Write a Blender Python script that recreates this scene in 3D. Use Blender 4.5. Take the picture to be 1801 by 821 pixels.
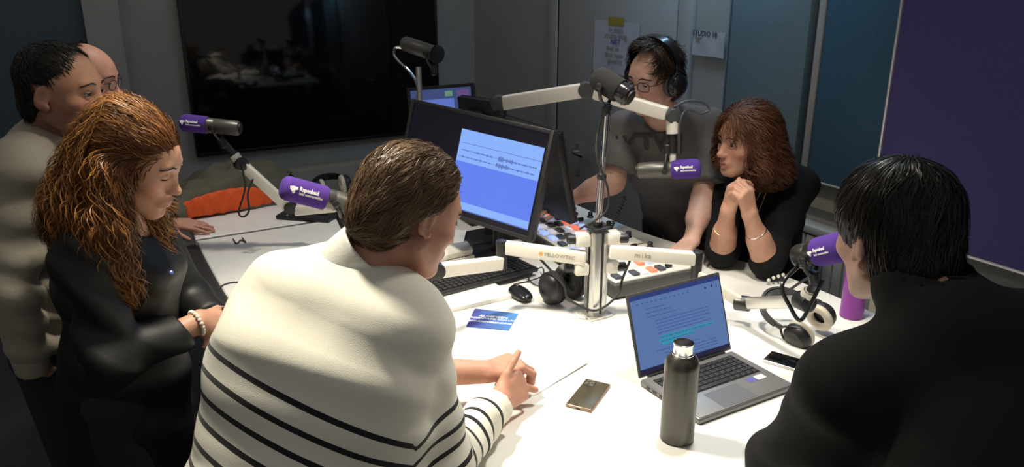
import bpy, bmesh, math, random
import numpy as np
from mathutils import Vector, Matrix

random.seed(7)
RNG = np.random.default_rng(11)
for o in list(bpy.data.objects):
    bpy.data.objects.remove(o, do_unlink=True)
SC = bpy.context.scene
COL = SC.collection

# ------------------------------------------------------------------ camera
FPX = 1405.3            # focal length in pixels of the 1801 x 821 frame
PITCH = math.radians(18.5)
CAMZ = 2.0
cam_data = bpy.data.cameras.new('camera')
cam_data.sensor_fit = 'HORIZONTAL'
cam_data.sensor_width = 36.0
cam_data.lens = FPX / 1801.0 * 36.0
cam_data.clip_start = 0.02
cam = bpy.data.objects.new('camera', cam_data)
cam.location = (0, 0, CAMZ)
cam.rotation_euler = (math.pi / 2 - PITCH, 0, 0)
COL.objects.link(cam)
SC.camera = cam

# ------------------------------------------------------------------ world, lights, exposure
world = bpy.data.worlds.new('world')
SC.world = world
world.use_nodes = True
wb = world.node_tree.nodes['Background']
wb.inputs['Color'].default_value = (1.0, 0.965, 0.92, 1)
wb.inputs['Strength'].default_value = 0.20

def spot(name, loc, target, power, color, angle, blend, radius):
    l = bpy.data.lights.new(name, 'SPOT')
    l.energy = power; l.color = color; l.spot_size = math.radians(angle); l.spot_blend = blend
    l.shadow_soft_size = radius
    o = bpy.data.objects.new(name, l); o.location = loc
    o.rotation_euler = (Vector(target) - Vector(loc)).to_track_quat('-Z', 'Y').to_euler()
    COL.objects.link(o); return o

def area(name, loc, target, power, color, sx, sy):
    l = bpy.data.lights.new(name, 'AREA')
    l.shape = 'RECTANGLE'; l.size = sx; l.size_y = sy; l.energy = power; l.color = color
    o = bpy.data.objects.new(name, l); o.location = loc
    o.rotation_euler = (Vector(target) - Vector(loc)).to_track_quat('-Z', 'Y').to_euler()
    COL.objects.link(o); return o

spot('ceiling_spot_light', (-0.62, 2.02, 2.85), (-0.20, 1.85, 0.94), 205, (1.0, 0.92, 0.74), 80, 0.8, 0.10)
spot('ceiling_spot_light', (0.55, 1.95, 2.85), (0.45, 2.00, 0.94), 120, (1.0, 0.94, 0.80), 76, 0.8, 0.10)
spot('ceiling_spot_light', (0.30, 2.75, 2.85), (0.55, 2.85, 0.94), 38, (1.0, 0.9, 0.80), 76, 0.9, 0.10)
spot('ceiling_spot_light', (-1.0, 2.9, 2.85), (-0.95, 2.9, 0.94), 60, (1.0, 0.92, 0.82), 66, 0.9, 0.08)
area('cove_light', (0.80, 3.55, 2.86), (1.02, 3.66, 2.0), 12.0, (0.40, 0.70, 1.0), 0.10, 0.8)

SC.view_settings.view_transform = 'Standard'
SC.view_settings.look = 'None'
SC.view_settings.gamma = 1.0
SC.view_settings.use_curve_mapping = False
SC.view_settings.exposure = 0.0

# ------------------------------------------------------------------ placing helpers
CP, SP = math.cos(PITCH), math.sin(PITCH)
def ray(px, py):
    a = (px - 900.5) / FPX; b = (410.5 - py) / FPX
    return np.array([a, CP + b * SP, -SP + b * CP])
def onz(px, py, z):
    r = ray(px, py); t = (z - CAMZ) / r[2]
    return np.array([r[0] * t, r[1] * t, z])
def ony(px, py, y):
    r = ray(px, py); t = y / r[1]
    return np.array([r[0] * t, y, CAMZ + r[2] * t])
# the room stands turned 30 degrees to the camera: u runs towards the door wall, v along it
RU = np.array([math.cos(math.radians(30)), math.sin(math.radians(30)), 0.0])
RV = np.array([-math.sin(math.radians(30)), math.cos(math.radians(30)), 0.0])
def uv(u, v, z=0.0):
    return RU * u + RV * v + np.array([0, 0, z])
def on_u(px, py, u):
    r = ray(px, py); t = u / (r @ RU)
    return np.array([0, 0, CAMZ]) + r * t
def on_v(px, py, v):
    r = ray(px, py); t = v / (r @ RV)
    return np.array([0, 0, CAMZ]) + r * t
def to_uv(p):
    return float(p @ RU), float(p @ RV), float(p[2])
ROOM_ROT = math.radians(30)

# ------------------------------------------------------------------ materials
def mat(name, color, rough=0.5, metal=0.0, noise=0.0, nscale=60.0, bump=0.0, bscale=200.0, spec=0.5,
        emit=None, estr=0.0, trans=0.0, sheen=0.0, sss=0.0, coat=0.0, stretch=None):
    m = bpy.data.materials.new(name); m.use_nodes = True
    nt = m.node_tree; b = nt.nodes['Principled BSDF']
    b.inputs['Base Color'].default_value = (*color, 1)
    b.inputs['Roughness'].default_value = rough
    b.inputs['Metallic'].default_value = metal
    b.inputs['Specular IOR Level'].default_value = spec
    if sheen: b.inputs['Sheen Weight'].default_value = sheen
    if coat: b.inputs['Coat Weight'].default_value = coat
    if trans: b.inputs['Transmission Weight'].default_value = trans
    if sss:
        b.inputs['Subsurface Weight'].default_value = sss
        b.inputs['Subsurface Radius'].default_value = (0.010, 0.004, 0.002)
        b.inputs['Subsurface Scale'].default_value = 0.6
    if emit:
        b.inputs['Emission Color'].default_value = (*emit, 1)
        b.inputs['Emission Strength'].default_value = estr
    if noise or bump:
        tc = nt.nodes.new('ShaderNodeTexCoord')
        src = tc.outputs['Object']
        if stretch:
            mp = nt.nodes.new('ShaderNodeMapping'); mp.inputs['Scale'].default_value = stretch
            nt.links.new(src, mp.inputs['Vector']); src = mp.outputs['Vector']
    if noise:
        n = nt.nodes.new('ShaderNodeTexNoise'); n.inputs['Scale'].default_value = nscale
        n.inputs['Detail'].default_value = 5
        nt.links.new(src, n.inputs['Vector'])
        r = nt.nodes.new('ShaderNodeValToRGB')
        lo = [max(0, c * (1 - noise)) for c in color]; hi = [min(1, c * (1 + noise)) for c in color]
        r.color_ramp.elements[0].position = 0.3; r.color_ramp.elements[1].position = 0.7
        r.color_ramp.elements[0].color = (*lo, 1); r.color_ramp.elements[1].color = (*hi, 1)
        nt.links.new(n.outputs['Fac'], r.inputs['Fac'])
        nt.links.new(r.outputs['Color'], b.inputs['Base Color'])
    if bump:
        n2 = nt.nodes.new('ShaderNodeTexNoise'); n2.inputs['Scale'].default_value = bscale
        n2.inputs['Detail'].default_value = 4
        nt.links.new(src, n2.inputs['Vector'])
        bp = nt.nodes.new('ShaderNodeBump'); bp.inputs['Strength'].default_value = bump
        bp.inputs['Distance'].default_value = 0.003
        nt.links.new(n2.outputs['Fac'], bp.inputs['Height'])
        nt.links.new(bp.outputs['Normal'], b.inputs['Normal'])
    return m

def emat(name, color, strength):
    m = mat(name, (0.01, 0.01, 0.012), 0.25, emit=color, estr=strength)
    return m

M = {}
M['wall'] = mat('wall_paint', (0.42, 0.41, 0.39), 0.85, noise=0.05, nscale=6, bump=0.08, bscale=300)
M['door'] = mat('door_laminate', (0.44, 0.43, 0.42), 0.6, noise=0.04, nscale=8)
M['floor'] = mat('floor_carpet', (0.07, 0.07, 0.075), 0.95, noise=0.2, nscale=250, bump=0.3, bscale=400)
M['teal'] = mat('teal_fabric', (0.045, 0.115, 0.18), 0.9, noise=0.08, nscale=90, bump=0.15, bscale=600)
M['greyblue'] = mat('grey_blue_fabric', (0.19, 0.27, 0.31), 0.9, noise=0.06, nscale=90, bump=0.15, bscale=600)
M['purple_panel'] = mat('purple_fabric', (0.050, 0.036, 0.15), 0.9, noise=0.08, nscale=90, bump=0.15, bscale=600)
M['slate'] = mat('slate_fabric', (0.085, 0.125, 0.155), 0.9, noise=0.08, nscale=90, bump=0.15, bscale=600)
M['trim'] = mat('aluminium_trim', (0.72, 0.72, 0.74), 0.35, metal=0.6)
M['darkgap'] = mat('dark_plinth', (0.10, 0.10, 0.095), 0.8, noise=0.1)
M['beige'] = mat('beige_paint', (0.50, 0.46, 0.37), 0.7, noise=0.05)
M['radiator'] = mat('radiator_enamel', (0.46, 0.46, 0.42), 0.5, noise=0.03)
M['table_white'] = mat('white_laminate', (0.86, 0.85, 0.81), 0.38, noise=0.02, nscale=14, bump=0.03, bscale=300)
M['black_trim'] = mat('black_leather', (0.018, 0.018, 0.02), 0.55, bump=0.2, bscale=350)
M['table_base'] = mat('table_base_grey', (0.12, 0.12, 0.125), 0.6, noise=0.06)
M['tv_black'] = mat('tv_plastic', (0.008, 0.008, 0.009), 0.35)
M['tv_glass'] = mat('tv_glass', (0.004, 0.004, 0.005), 0.07, spec=0.5)
M['plastic_black'] = mat('black_plastic', (0.016, 0.016, 0.018), 0.42, noise=0.1, nscale=300)
M['plastic_gloss'] = mat('black_gloss_plastic', (0.012, 0.012, 0.014), 0.18)
M['plastic_grey'] = mat('dark_grey_plastic', (0.06, 0.06, 0.062), 0.45, noise=0.08)
M['rubber'] = mat('black_rubber', (0.02, 0.02, 0.021), 0.6)
M['white_arm'] = mat('white_powder_coat', (0.80, 0.76, 0.68), 0.35, noise=0.02)
M['alu'] = mat('anodised_aluminium', (0.66, 0.65, 0.62), 0.32, metal=0.85, noise=0.03)
M['chrome'] = mat('chrome', (0.82, 0.82, 0.82), 0.12, metal=1.0)
M['steel_dark'] = mat('dark_painted_steel', (0.075, 0.073, 0.070), 0.30, metal=0.75, noise=0.08, nscale=200)
M['mic_grey'] = mat('microphone_grey', (0.12, 0.115, 0.105), 0.38, metal=0.55, noise=0.06)
M['foam_purple'] = mat('purple_foam', (0.080, 0.030, 0.27), 0.95, noise=0.15, nscale=500, bump=0.5, bscale=700)
M['foam_black'] = mat('black_foam', (0.009, 0.009, 0.009), 0.95, noise=0.15, nscale=500, bump=0.6, bscale=700)
M['print_white'] = mat('white_print', (0.85, 0.85, 0.88), 0.6)
M['print_grey'] = mat('grey_print', (0.33, 0.30, 0.26), 0.6)
M['print_orange'] = mat('orange_print', (0.80, 0.42, 0.06), 0.6)
M['print_dark'] = mat('dark_print', (0.03, 0.03, 0.05), 0.6)
M['paper'] = mat('paper', (0.88, 0.87, 0.85), 0.8, noise=0.01)
M['leather_beige'] = mat('beige_ear_cushion', (0.62, 0.56, 0.46), 0.6, bump=0.2)
M['olive'] = mat('olive_fabric', (0.125, 0.118, 0.082), 0.9, noise=0.12, nscale=120, bump=0.3, bscale=500)
M['orange'] = mat('orange_lining', (0.80, 0.10, 0.012), 0.7, noise=0.08, nscale=80, bump=0.2)
M['gold'] = mat('gold', (0.80, 0.56, 0.22), 0.25, metal=1.0)
M['silver'] = mat('silver', (0.75, 0.74, 0.72), 0.25, metal=1.0)
M['pearl'] = mat('pearl', (0.85, 0.80, 0.70), 0.2)
M['key'] = mat('keyboard_key', (0.022, 0.022, 0.024), 0.5)
M['laptop'] = mat('laptop_grey_metal', (0.20, 0.20, 0.21), 0.4, metal=0.5, noise=0.03)

# ------------------------------------------------------------------ mesh helpers
class MB:
    """collects vertices and faces (with material slots) and links them as ONE mesh object"""
    def __init__(s):
        s.v = []; s.f = []; s.mi = []; s.n = 0; s.cur = 0
    def add(s, verts, faces, T=None):
        verts = np.asarray(verts, float).reshape(-1, 3)
        if T is not None:
            T = np.asarray(T, float); verts = verts @ T[:3, :3].T + T[:3, 3]
        s.v.append(verts)
        for f in faces:
            s.f.append([i + s.n for i in f]); s.mi.append(s.cur)
        s.n += len(verts); return s
    def box(s, c, size, bevel=0.0, T=None, seg=2):
        bm = bmesh.new(); bmesh.ops.create_cube(bm, size=1.0)
        for v in bm.verts: v.co = Vector((v.co.x * size[0], v.co.y * size[1], v.co.z * size[2]))
        if bevel > 0:
            bmesh.ops.bevel(bm, geom=bm.edges[:], offset=min(bevel, 0.49 * min(size)), segments=seg, profile=0.5, affect='EDGES')
        bm.verts.index_update()
        vs = [(v.co.x + c[0], v.co.y + c[1], v.co.z + c[2]) for v in bm.verts]
        fs = [[v.index for v in f.verts] for f in bm.faces]
        bm.free(); return s.add(vs, fs, T)
    def lathe(s, prof, seg=32, T=None, cap=True):
        """prof: list of (r, z) from bottom to top, turned about z"""
        vs = []; fs = []; n = len(prof)
        for r, z in prof:
            for k in range(seg):
                a = 2 * math.pi * k / seg; vs.append((r * math.cos(a), r * math.sin(a), z))
        for i in range(n - 1):
            for k in range(seg):
                k2 = (k + 1) % seg
                fs.append([i * seg + k, i * seg + k2, (i + 1) * seg + k2, (i + 1) * seg + k])
        if cap:
            fs.append([k for k in range(seg)][::-1]); fs.append([(n - 1) * seg + k for k in range(seg)])
        return s.add(vs, fs, T)
    def tube(s, pts, r, seg=10, T=None, cap=True):
        pts = np.asarray(pts, float); n = len(pts)
        rs = np.full(n, r) if np.isscalar(r) else np.asarray(r, float)
        tan = np.gradient(pts, axis=0); tan /= np.linalg.norm(tan, axis=1)[:, None] + 1e-12
        ref = np.array([0, 0, 1.0]) if abs(tan[0][2]) < 0.9 else np.array([1.0, 0, 0])
        vs = []; fs = []
        x = np.cross(tan[0], ref); x /= np.linalg.norm(x)
        for i in range(n):
            x = x - tan[i] * (x @ tan[i]); x /= np.linalg.norm(x) + 1e-12
            y = np.cross(tan[i], x)
            for k in range(seg):
                a = 2 * math.pi * k / seg
                vs.append(pts[i] + rs[i] * (math.cos(a) * x + math.sin(a) * y))
        for i in range(n - 1):
            for k in range(seg):
                k2 = (k + 1) % seg
                fs.append([i * seg + k, i * seg + k2, (i + 1) * seg + k2, (i + 1) * seg + k])
        if cap:
            fs.append([k for k in range(seg)][::-1]); fs.append([(n - 1) * seg + k for k in range(seg)])
        return s.add(vs, fs, T)
    def prism(s, poly, z0, z1, T=None):
        n = len(poly)
        vs = [(p[0], p[1], z0) for p in poly] + [(p[0], p[1], z1) for p in poly]
        fs = [list(range(n))[::-1], list(range(n, 2 * n))]
        fs += [[i, (i + 1) % n, n + (i + 1) % n, n + i] for i in range(n)]
        return s.add(vs, fs, T)
    def quad(s, a, b, c, d, T=None):
        return s.add([a, b, c, d], [[0, 1, 2, 3]], T)
    def build(s, name, m, parent=None, smooth=35):
        me = bpy.data.meshes.new(name)
        me.from_pydata(np.concatenate(s.v).tolist(), [], s.f)
        mats = m if isinstance(m, (list, tuple)) else [m]
        for k in mats: me.materials.append(M[k] if isinstance(k, str) else k)
        me.polygons.foreach_set('material_index', np.array(s.mi, np.int32))
        if smooth:
            me.polygons.foreach_set('use_smooth', np.ones(len(me.polygons), bool))
            me.update(); me.set_sharp_from_angle(angle=math.radians(smooth))
        me.update()
        return link(name, me, parent)

def link(name, me, parent=None):
    o = bpy.data.objects.new(name, me); COL.objects.link(o)
    if parent is not None: o.parent = parent
    return o
def empty(name, loc=(0, 0, 0), T=None):
    o = bpy.data.objects.new(name, None); COL.objects.link(o)
    o.empty_display_size = 0.05
    if T is not None: o.matrix_world = Matrix(np.asarray(T).tolist())
    else: o.location = loc
    return o
def tag(o, label, cat, group=None):
    o['label'] = label; o['category'] = cat
    if group: o['group'] = group
    return o
def struct(o, label=None):
    o['kind'] = 'structure'
    if label: o['label'] = label
    return o
def frame(origin, x, z):
    """4x4 with local x, local z (approx) and y = z cross x"""
    x = np.asarray(x, float); z = np.asarray(z, float)
    x = x / np.linalg.norm(x); z = z - x * (z @ x); z /= np.linalg.norm(z); y = np.cross(z, x)
    T = np.eye(4); T[:3, 0] = x; T[:3, 1] = y; T[:3, 2] = z; T[:3, 3] = origin; return T
def zframe(origin, z, ref=(0, 0, 1)):
    """4x4 with local z exact"""
    z = np.asarray(z, float); z = z / np.linalg.norm(z); ref = np.asarray(ref, float)
    if abs(z @ ref) > 0.97 * np.linalg.norm(ref): ref = np.array([1.0, 0.02, 0])
    x = np.cross(ref, z); x /= np.linalg.norm(x); y = np.cross(z, x)
    T = np.eye(4); T[:3, 0] = x; T[:3, 1] = y; T[:3, 2] = z; T[:3, 3] = origin; return T
def rotz(a, loc=(0, 0, 0)):
    T = np.eye(4); c, s_ = math.cos(a), math.sin(a); T[:2, :2] = [[c, -s_], [s_, c]]; T[:3, 3] = loc; return T
def spline(pts, n=40):
    """Catmull-Rom through the points"""
    P = np.asarray(pts, float); P = np.vstack([2 * P[0] - P[1], P, 2 * P[-1] - P[-2]])
    m = len(P) - 3; out = []
    for i in range(n):
        t = i / (n - 1) * m; k = min(int(t), m - 1); t -= k
        a, b, c, d = P[k:k + 4]
        out.append(0.5 * (2 * b + (c - a) * t + (2 * a - 5 * b + 4 * c - d) * t * t + (3 * b - a - 3 * c + d) * t ** 3))
    return np.array(out)

def text_mesh(s, size, extrude=0.0004, align='CENTER', bold=0.0):
    """vertices (x, y, z) and faces of a line of lettering lying in the xy plane"""
    cu = bpy.data.curves.new('lettering', 'FONT')
    cu.body = s; cu.size = size; cu.extrude = extrude; cu.align_x = align; cu.align_y = 'CENTER'
    cu.offset = bold; cu.resolution_u = 2
    o = bpy.data.objects.new('lettering', cu); COL.objects.link(o)
    dg = bpy.context.evaluated_depsgraph_get(); dg.update()
    me = bpy.data.meshes.new_from_object(o.evaluated_get(dg))
    vs = np.array([v.co[:] for v in me.vertices]).reshape(-1, 3); fs = [list(p.vertices) for p in me.polygons]
    bpy.data.objects.remove(o, do_unlink=True); bpy.data.curves.remove(cu); bpy.data.meshes.remove(me)
    return vs, fs
# ------------------------------------------------------------------ the room
ROOM = rotz(ROOM_ROT)
WALL_U = 2.75      # door wall
WALL_V = 5.31      # screen wall
HROOM = 2.95
def rbox(name, m, u0, u1, v0, v1, z0, z1, parent=None, bevel=0.0):
    b = MB(); b.box(((u0 + u1) / 2, (v0 + v1) / 2, (z0 + z1) / 2), (u1 - u0, v1 - v0, z1 - z0), bevel, ROOM)
    return b.build(name, m, parent)
struct(rbox('floor', 'floor', -3.4, WALL_U + 0.2, -1.6, WALL_V + 0.2, -0.1, 0.0))
struct(rbox('wall_right', 'wall', WALL_U, WALL_U + 0.15, -1.6, WALL_V + 0.15, 0, HROOM))
struct(rbox('wall_back', 'wall', -3.4, WALL_U, WALL_V, WALL_V + 0.15, 0, HROOM))
struct(rbox('wall_left', 'wall', -3.55, -3.4, -1.6, WALL_V + 0.15, 0, HROOM))
struct(rbox('baseboard_right', 'darkgap', WALL_U - 0.015, WALL_U, -1.6, WALL_V, 0, 0.09))
struct(rbox('baseboard_back', 'darkgap', -3.4, WALL_U - 0.015, WALL_V - 0.015, WALL_V, 0, 0.09))

# door in the right wall
_, dv0, _ = to_uv(on_u(1197, 80, WALL_U)); _, dv1, _ = to_uv(on_u(986, 80, WALL_U))
door = struct(rbox('door_1', 'door', WALL_U - 0.022, WALL_U - 0.001, dv0 + 0.006, dv1 - 0.006, 0.01, 2.6, bevel=0.003), 'pale grey studio door with lever handle')
for a, b_ in ((dv0 - 0.10, dv0), (dv1, dv1 + 0.10)):
    rbox('door_frame', 'door', WALL_U - 0.03, WALL_U - 0.001, a, b_, 0.0, 2.7, door, 0.004)
rbox('door_frame', 'door', WALL_U - 0.03, WALL_U - 0.001, dv0, dv1, 2.604, 2.7, door, 0.004)
rbox('door_gap', 'tv_black', WALL_U - 0.0235, WALL_U - 0.0215, dv1 - 0.012, dv1 - 0.001, 0.01, 2.6, door)
rbox('door_gap', 'tv_black', WALL_U - 0.0235, WALL_U - 0.0215, dv0 + 0.001, dv0 + 0.008, 0.01, 2.6, door)
h0 = on_u(1008, 268, WALL_U - 0.06); h1 = on_u(1034, 266, WALL_U - 0.06)
_, hv, hz = to_uv(h0)
b = MB(); b.tube(spline([uv(WALL_U - 0.024, hv, hz), uv(WALL_U - 0.06, hv, hz), uv(WALL_U - 0.072, hv - 0.03, hz), uv(WALL_U - 0.072, hv - 0.13, hz)], 16), 0.010)
b.build('door_handle', 'chrome', door)['label'] = 'chrome lever handle'
b = MB(); b.box((WALL_U - 0.026, hv, hz - 0.05), (0.008, 0.045, 0.20), 0.003, ROOM); b.build('handle_plate', 'alu', door)

def wall_sign(name, px0, py0, px1, py1, m, lines, label, tape=None):
    """paper on the right wall or on the door; px, py are its upper left and lower right corners"""
    uu = WALL_U - 0.0245
    _, va, za = to_uv(on_u(px0, py0, uu)); _, vb, zb = to_uv(on_u(px1, py1, uu))
    W = va - vb; H = za - zb
    T = np.eye(4); T[:3, 0] = -RV; T[:3, 1] = [0, 0, 1]; T[:3, 2] = -RU
    T[:3, 3] = uv(uu, (va + vb) / 2, (za + zb) / 2)
    r = empty(name, T=T)
    b = MB(); nx = 10; vs = []; fs = []
    for j in range(nx + 1):
        for i in range(nx + 1):
            x = (i / nx - 0.5) * W; y = (j / nx - 0.5) * H
            z = 0.0015 + 0.002 * math.sin(9 * i / nx + 2) * math.sin(5 * j / nx + 1) + 0.003
            vs.append((x, y, z))
    for j in range(nx):
        for i in range(nx):
            k = j * (nx + 1) + i; fs.append([k, k + 1, k + nx + 2, k + nx + 1])
    n0 = len(vs); vs += [(x, y, z - 0.0012) for x, y, z in vs]; fs += [[i + n0 for i in f][::-1] for f in fs]
    b.add(vs, fs); b.build('sheet', m, r)
    for (s, size, fx, fy, mm) in lines:
        ws = [text_mesh(w, size, align='LEFT') for w in s.split()]; wl = [w[0][:, 0].max() + 0.28 * size for w in ws]; x = -(sum(wl) - 0.28 * size) / 2
        for (v_, f_), l in zip(ws, wl):
            b = MB(); b.add(v_ + np.array([fx * W + x, fy * H, 0.0075]), f_); b.build('lettering', mm, r, smooth=0); x += l
    if tape:
        b = MB(); b.box((0.0, H / 2, 0.0075), (W * 0.34, 0.045, 0.0006)); b.build('tape', tape, r)
    return tag(r, label, 'sign')
M['sign_paper'] = mat('plastic_sleeve_paper', (0.62, 0.62, 0.70), 0.22, noise=0.06, nscale=9)
M['notice_paper'] = mat('grey_notice_paper', (0.56, 0.55, 0.58), 0.6, noise=0.02)
M['tape_yellow'] = mat('yellow_tape', (0.42, 0.33, 0.05), 0.6)
M['print_blue'] = mat('blue_print', (0.10, 0.10, 0.35), 0.6)
wall_sign('paper_sign', 1047, 34, 1122, 138, 'sign_paper',
          [('In deze', 0.046, 0, 0.34, 'print_grey'), ('studio mag', 0.046, 0, 0.23, 'print_grey'), ('NIET', 0.04, 0, 0.11, 'print_blue'),
           ('met de', 0.04, -0.05, -0.01, 'print_grey'), ('deur open', 0.04, -0.02, -0.13, 'print_grey'), ('gewerkt', 0.04, 0.0, -0.25, 'print_grey')],
          'white paper notice in a plastic sleeve taped to the grey door', 'tape_yellow')
wall_sign('notice_card', 1221, 52, 1273, 103, 'notice_paper',
          [('STUDIO 18', 0.034, -0.12, 0.38, 'print_dark'), ('bezet', 0.022, -0.3, 0.22, 'print_grey'), ('vrij', 0.022, -0.33, 0.08, 'print_grey')],
          'grey printed notice card on the wall right of the door')
# fabric panels right of the door
def fabric_panel(name, m, px0, px1, u, zb, zt, th, label, yp=60, tm='trim', tw=0.008):
    _, va, _ = to_uv(on_u(px0, yp, u)); vb = px1 if px1 < 10 else to_uv(on_u(px1, yp, u))[1]
    r = empty(name, uv(u + th / 2, (va + vb) / 2, zb))
    Tinv = np.linalg.inv(np.array(Matrix.Translation(r.location)))
    def part(nm, mm, u0, u1, v0, v1, z0, z1, bev=0.004):
        b = MB(); b.box(((u0 + u1) / 2, (v0 + v1) / 2, (z0 + z1) / 2), (u1 - u0, v1 - v0, z1 - z0), bev, Tinv @ ROOM); return b.build(nm, mm, r)
    part('fabric_face', m, u, u + th, vb + 0.008, va - tw, zb + 0.008, zt, 0.008)
    part('trim', tm, u - 0.004, u + th, va - tw, va, zb, zt, 0.002)
    part('trim', tm, u - 0.004, u + th, vb, va, zb, zb + 0.008, 0.002)
    return tag(r, label, 'wall panel'), va, vb
zt = HROOM - 0.03
_, _, ztb = to_uv(on_u(1435, 320, WALL_U - 0.06))
gp, va_, vb_ = fabric_panel('wall_panel', 'greyblue', 1281, 1424, WALL_U - 0.05, ztb, zt, 0.045, 'grey blue fabric wall panel between the notice card and teal panel', tm='greyblue')
tp, va2_, vb2_ = fabric_panel('wall_panel', 'teal', 1437, 1640, WALL_U - 0.07, ztb, zt, 0.065, 'dark teal fabric wall panel beside the purple panel', tm='wall', tw=0.03)
_, _, zpb = to_uv(on_u(1680, 446, 2.42))
pp, va3_, vb3_ = fabric_panel('wall_panel', 'purple_panel', 1576, -0.6, 2.42, zpb, zt, 0.12, 'large deep purple fabric wall panel with thin silver edge')
struct(rbox('trim_1', 'darkgap', 2.435, 2.72, -0.6, va3_ - 0.02, zpb - 0.075, zpb - 0.002))
struct(rbox('trim_2', 'beige', 2.46, 2.74, -0.6, va3_ - 0.02, 0.0, zpb - 0.078, bevel=0.01), 'beige boxed in ledge under the purple panel')
struct(rbox('trim_3', 'beige', WALL_U - 0.03, WALL_U, va3_, va_, ztb - 0.12, ztb - 0.002, bevel=0.003))
# radiator under the teal panel: header, columns
rad = empty('radiator', uv(WALL_U - 0.045, 1.95, 0.12))
RT = np.linalg.inv(np.array(Matrix.Translation(rad.location))) @ ROOM
b = MB(); b.box((WALL_U - 0.045, 1.95, ztb - 0.20), (0.08, 1.1, 0.035), 0.006, RT); b.build('top_grille', 'radiator', rad)
for i in range(22):
    b = MB(); b.box((WALL_U - 0.045, 1.425 + i * 0.05, (ztb - 0.22 + 0.12) / 2), (0.07, 0.044, ztb - 0.22 - 0.12), 0.008, RT); b.build('column', 'radiator', rad)
tag(rad, 'pale grey column radiator on the wall behind the woman in black', 'radiator')

# screen on the back wall
tv_v = WALL_V - 0.06
ua, _, za = to_uv(on_v(347, 277, tv_v)); ub, _, _ = to_uv(on_v(769, 60, tv_v))
zb = to_uv(on_v(343, 277, tv_v))[2]; zt2 = zb + (ub - ua) * 0.60
tv = empty('television', uv((ua + ub) / 2, tv_v, zb)); TT = np.linalg.inv(np.array(Matrix.Translation(tv.location))) @ ROOM
def tvpart(nm, m, u0, u1, v0, v1, z0, z1, bev=0.003):
    b = MB(); b.box(((u0 + u1) / 2, (v0 + v1) / 2, (z0 + z1) / 2), (u1 - u0, v1 - v0, z1 - z0), bev, TT); return b.build(nm, m, tv)
tvpart('housing', 'tv_black', ua, ub, tv_v + 0.005, tv_v + 0.05, zb, zt2)
tvpart('screen', 'tv_glass', ua + 0.016, ub - 0.016, tv_v + 0.001, tv_v + 0.006, zb + 0.022, zt2 - 0.016, 0.0005)
for a in ((ua, ua + 0.016, zb, zt2), (ub - 0.016, ub, zb, zt2), (ua + 0.016, ub - 0.016, zb, zb + 0.022), (ua + 0.016, ub - 0.016, zt2 - 0.016, zt2)):
    tvpart('bezel', 'tv_black', a[0], a[1], tv_v - 0.006, tv_v + 0.006, a[2], a[3], 0.002)
tag(tv, 'large switched off black television hanging on the back wall', 'television')
# low duct under the screen, pilaster and teal panel at the left end of that wall
zs = to_uv(on_v(560, 296, WALL_V - 0.15))[2]
struct(rbox('trim_4', 'beige', -1.6, WALL_U - 0.02, WALL_V - 0.15, WALL_V, 0.1, zs, bevel=0.006), 'pale cable duct ledge along the back wall')
uc0 = to_uv(on_v(142, 0, WALL_V - 0.12))[0]; uc1 = to_uv(on_v(206, 0, WALL_V - 0.12))[0]
struct(rbox('trim_5', 'wall', uc0, uc1, WALL_V - 0.12, WALL_V, 0, HROOM, bevel=0.004), 'light grey pilaster left of the television')
b = MB(); b.box(((uc0 - 1.5 + uc0) / 2, WALL_V - 0.035, 1.75), (1.5, 0.06, 2.1), 0.006, ROOM)
tag(b.build('wall_panel', 'slate'), 'slate blue fabric wall panel behind the man in the beige sweater', 'wall panel')

# ------------------------------------------------------------------ table
TZ = 0.94
outline = [(0.44, 3.66), (0.425, 3.3), (0.415, 2.9), (0.415, 2.64), (0.43, 2.3), (0.47, 1.9), (0.55, 1.5), (0.66, 1.15), (0.82, 0.86), (1.02, 0.70), (1.30, 0.63), (1.65, 0.70),
           (1.98, 0.92), (2.16, 1.25), (2.20, 1.6), (2.19, 1.95), (2.13, 2.2), (2.075, 2.45), (2.06, 2.8), (2.06, 3.3), (2.05, 3.66)]
SEAM0, SEAM1 = 3.305, 3.335
def smooth_outline(pts, n=160):
    return spline([(p[0], p[1], 0) for p in pts], n)[:, :2]
OUT = smooth_outline(outline)
table = empty('studio_table', uv(1.2, 2.2, 0))
TB = np.linalg.inv(np.array(Matrix.Translation(table.location))) @ ROOM
def clip_v(poly, v, keep_above):
    out = []; n = len(poly)
    for i in range(n):
        a, c = poly[i], poly[(i + 1) % n]; ia = (a[1] >= v) == keep_above; ic = (c[1] >= v) == keep_above
        if ia: out.append(a)
        if ia != ic:
            t = (v - a[1]) / (c[1] - a[1]); out.append(a + t * (c - a))
    return out
def panel(poly, z0, z1):
    b = MB(); n = len(poly); P = np.array(poly); c = P.mean(0)
    ar = 0.5 * np.sum(P[:, 0] * np.roll(P[:, 1], -1) - P[:, 1] * np.roll(P[:, 0], -1))
    if ar < 0: P = P[::-1]
    d = np.roll(P, -1, 0) - np.roll(P, 1, 0); nn = np.stack([-d[:, 1], d[:, 0]], 1); nn /= np.linalg.norm(nn, axis=1)[:, None] + 1e-9
    I = P + nn * 0.004
    vs = [(*p, z0) for p in P] + [(*p, z1 - 0.004) for p in P] + [(*p, z1) for p in I]
    fs = [list(range(n))[::-1], list(range(2 * n, 3 * n))]
    for i in range(n):
        j = (i + 1) % n
        fs += [[i, j, n + j, n + i], [n + i, n + j, 2 * n + j, 2 * n + i]]
    b.add(vs, fs, TB); return b
panel(clip_v(list(OUT), SEAM0, False), TZ - 0.04, TZ).build('table_top', 'table_white', table)
panel(clip_v(list(OUT), SEAM1, True), TZ - 0.04, TZ).build('table_top', 'table_white', table)
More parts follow.
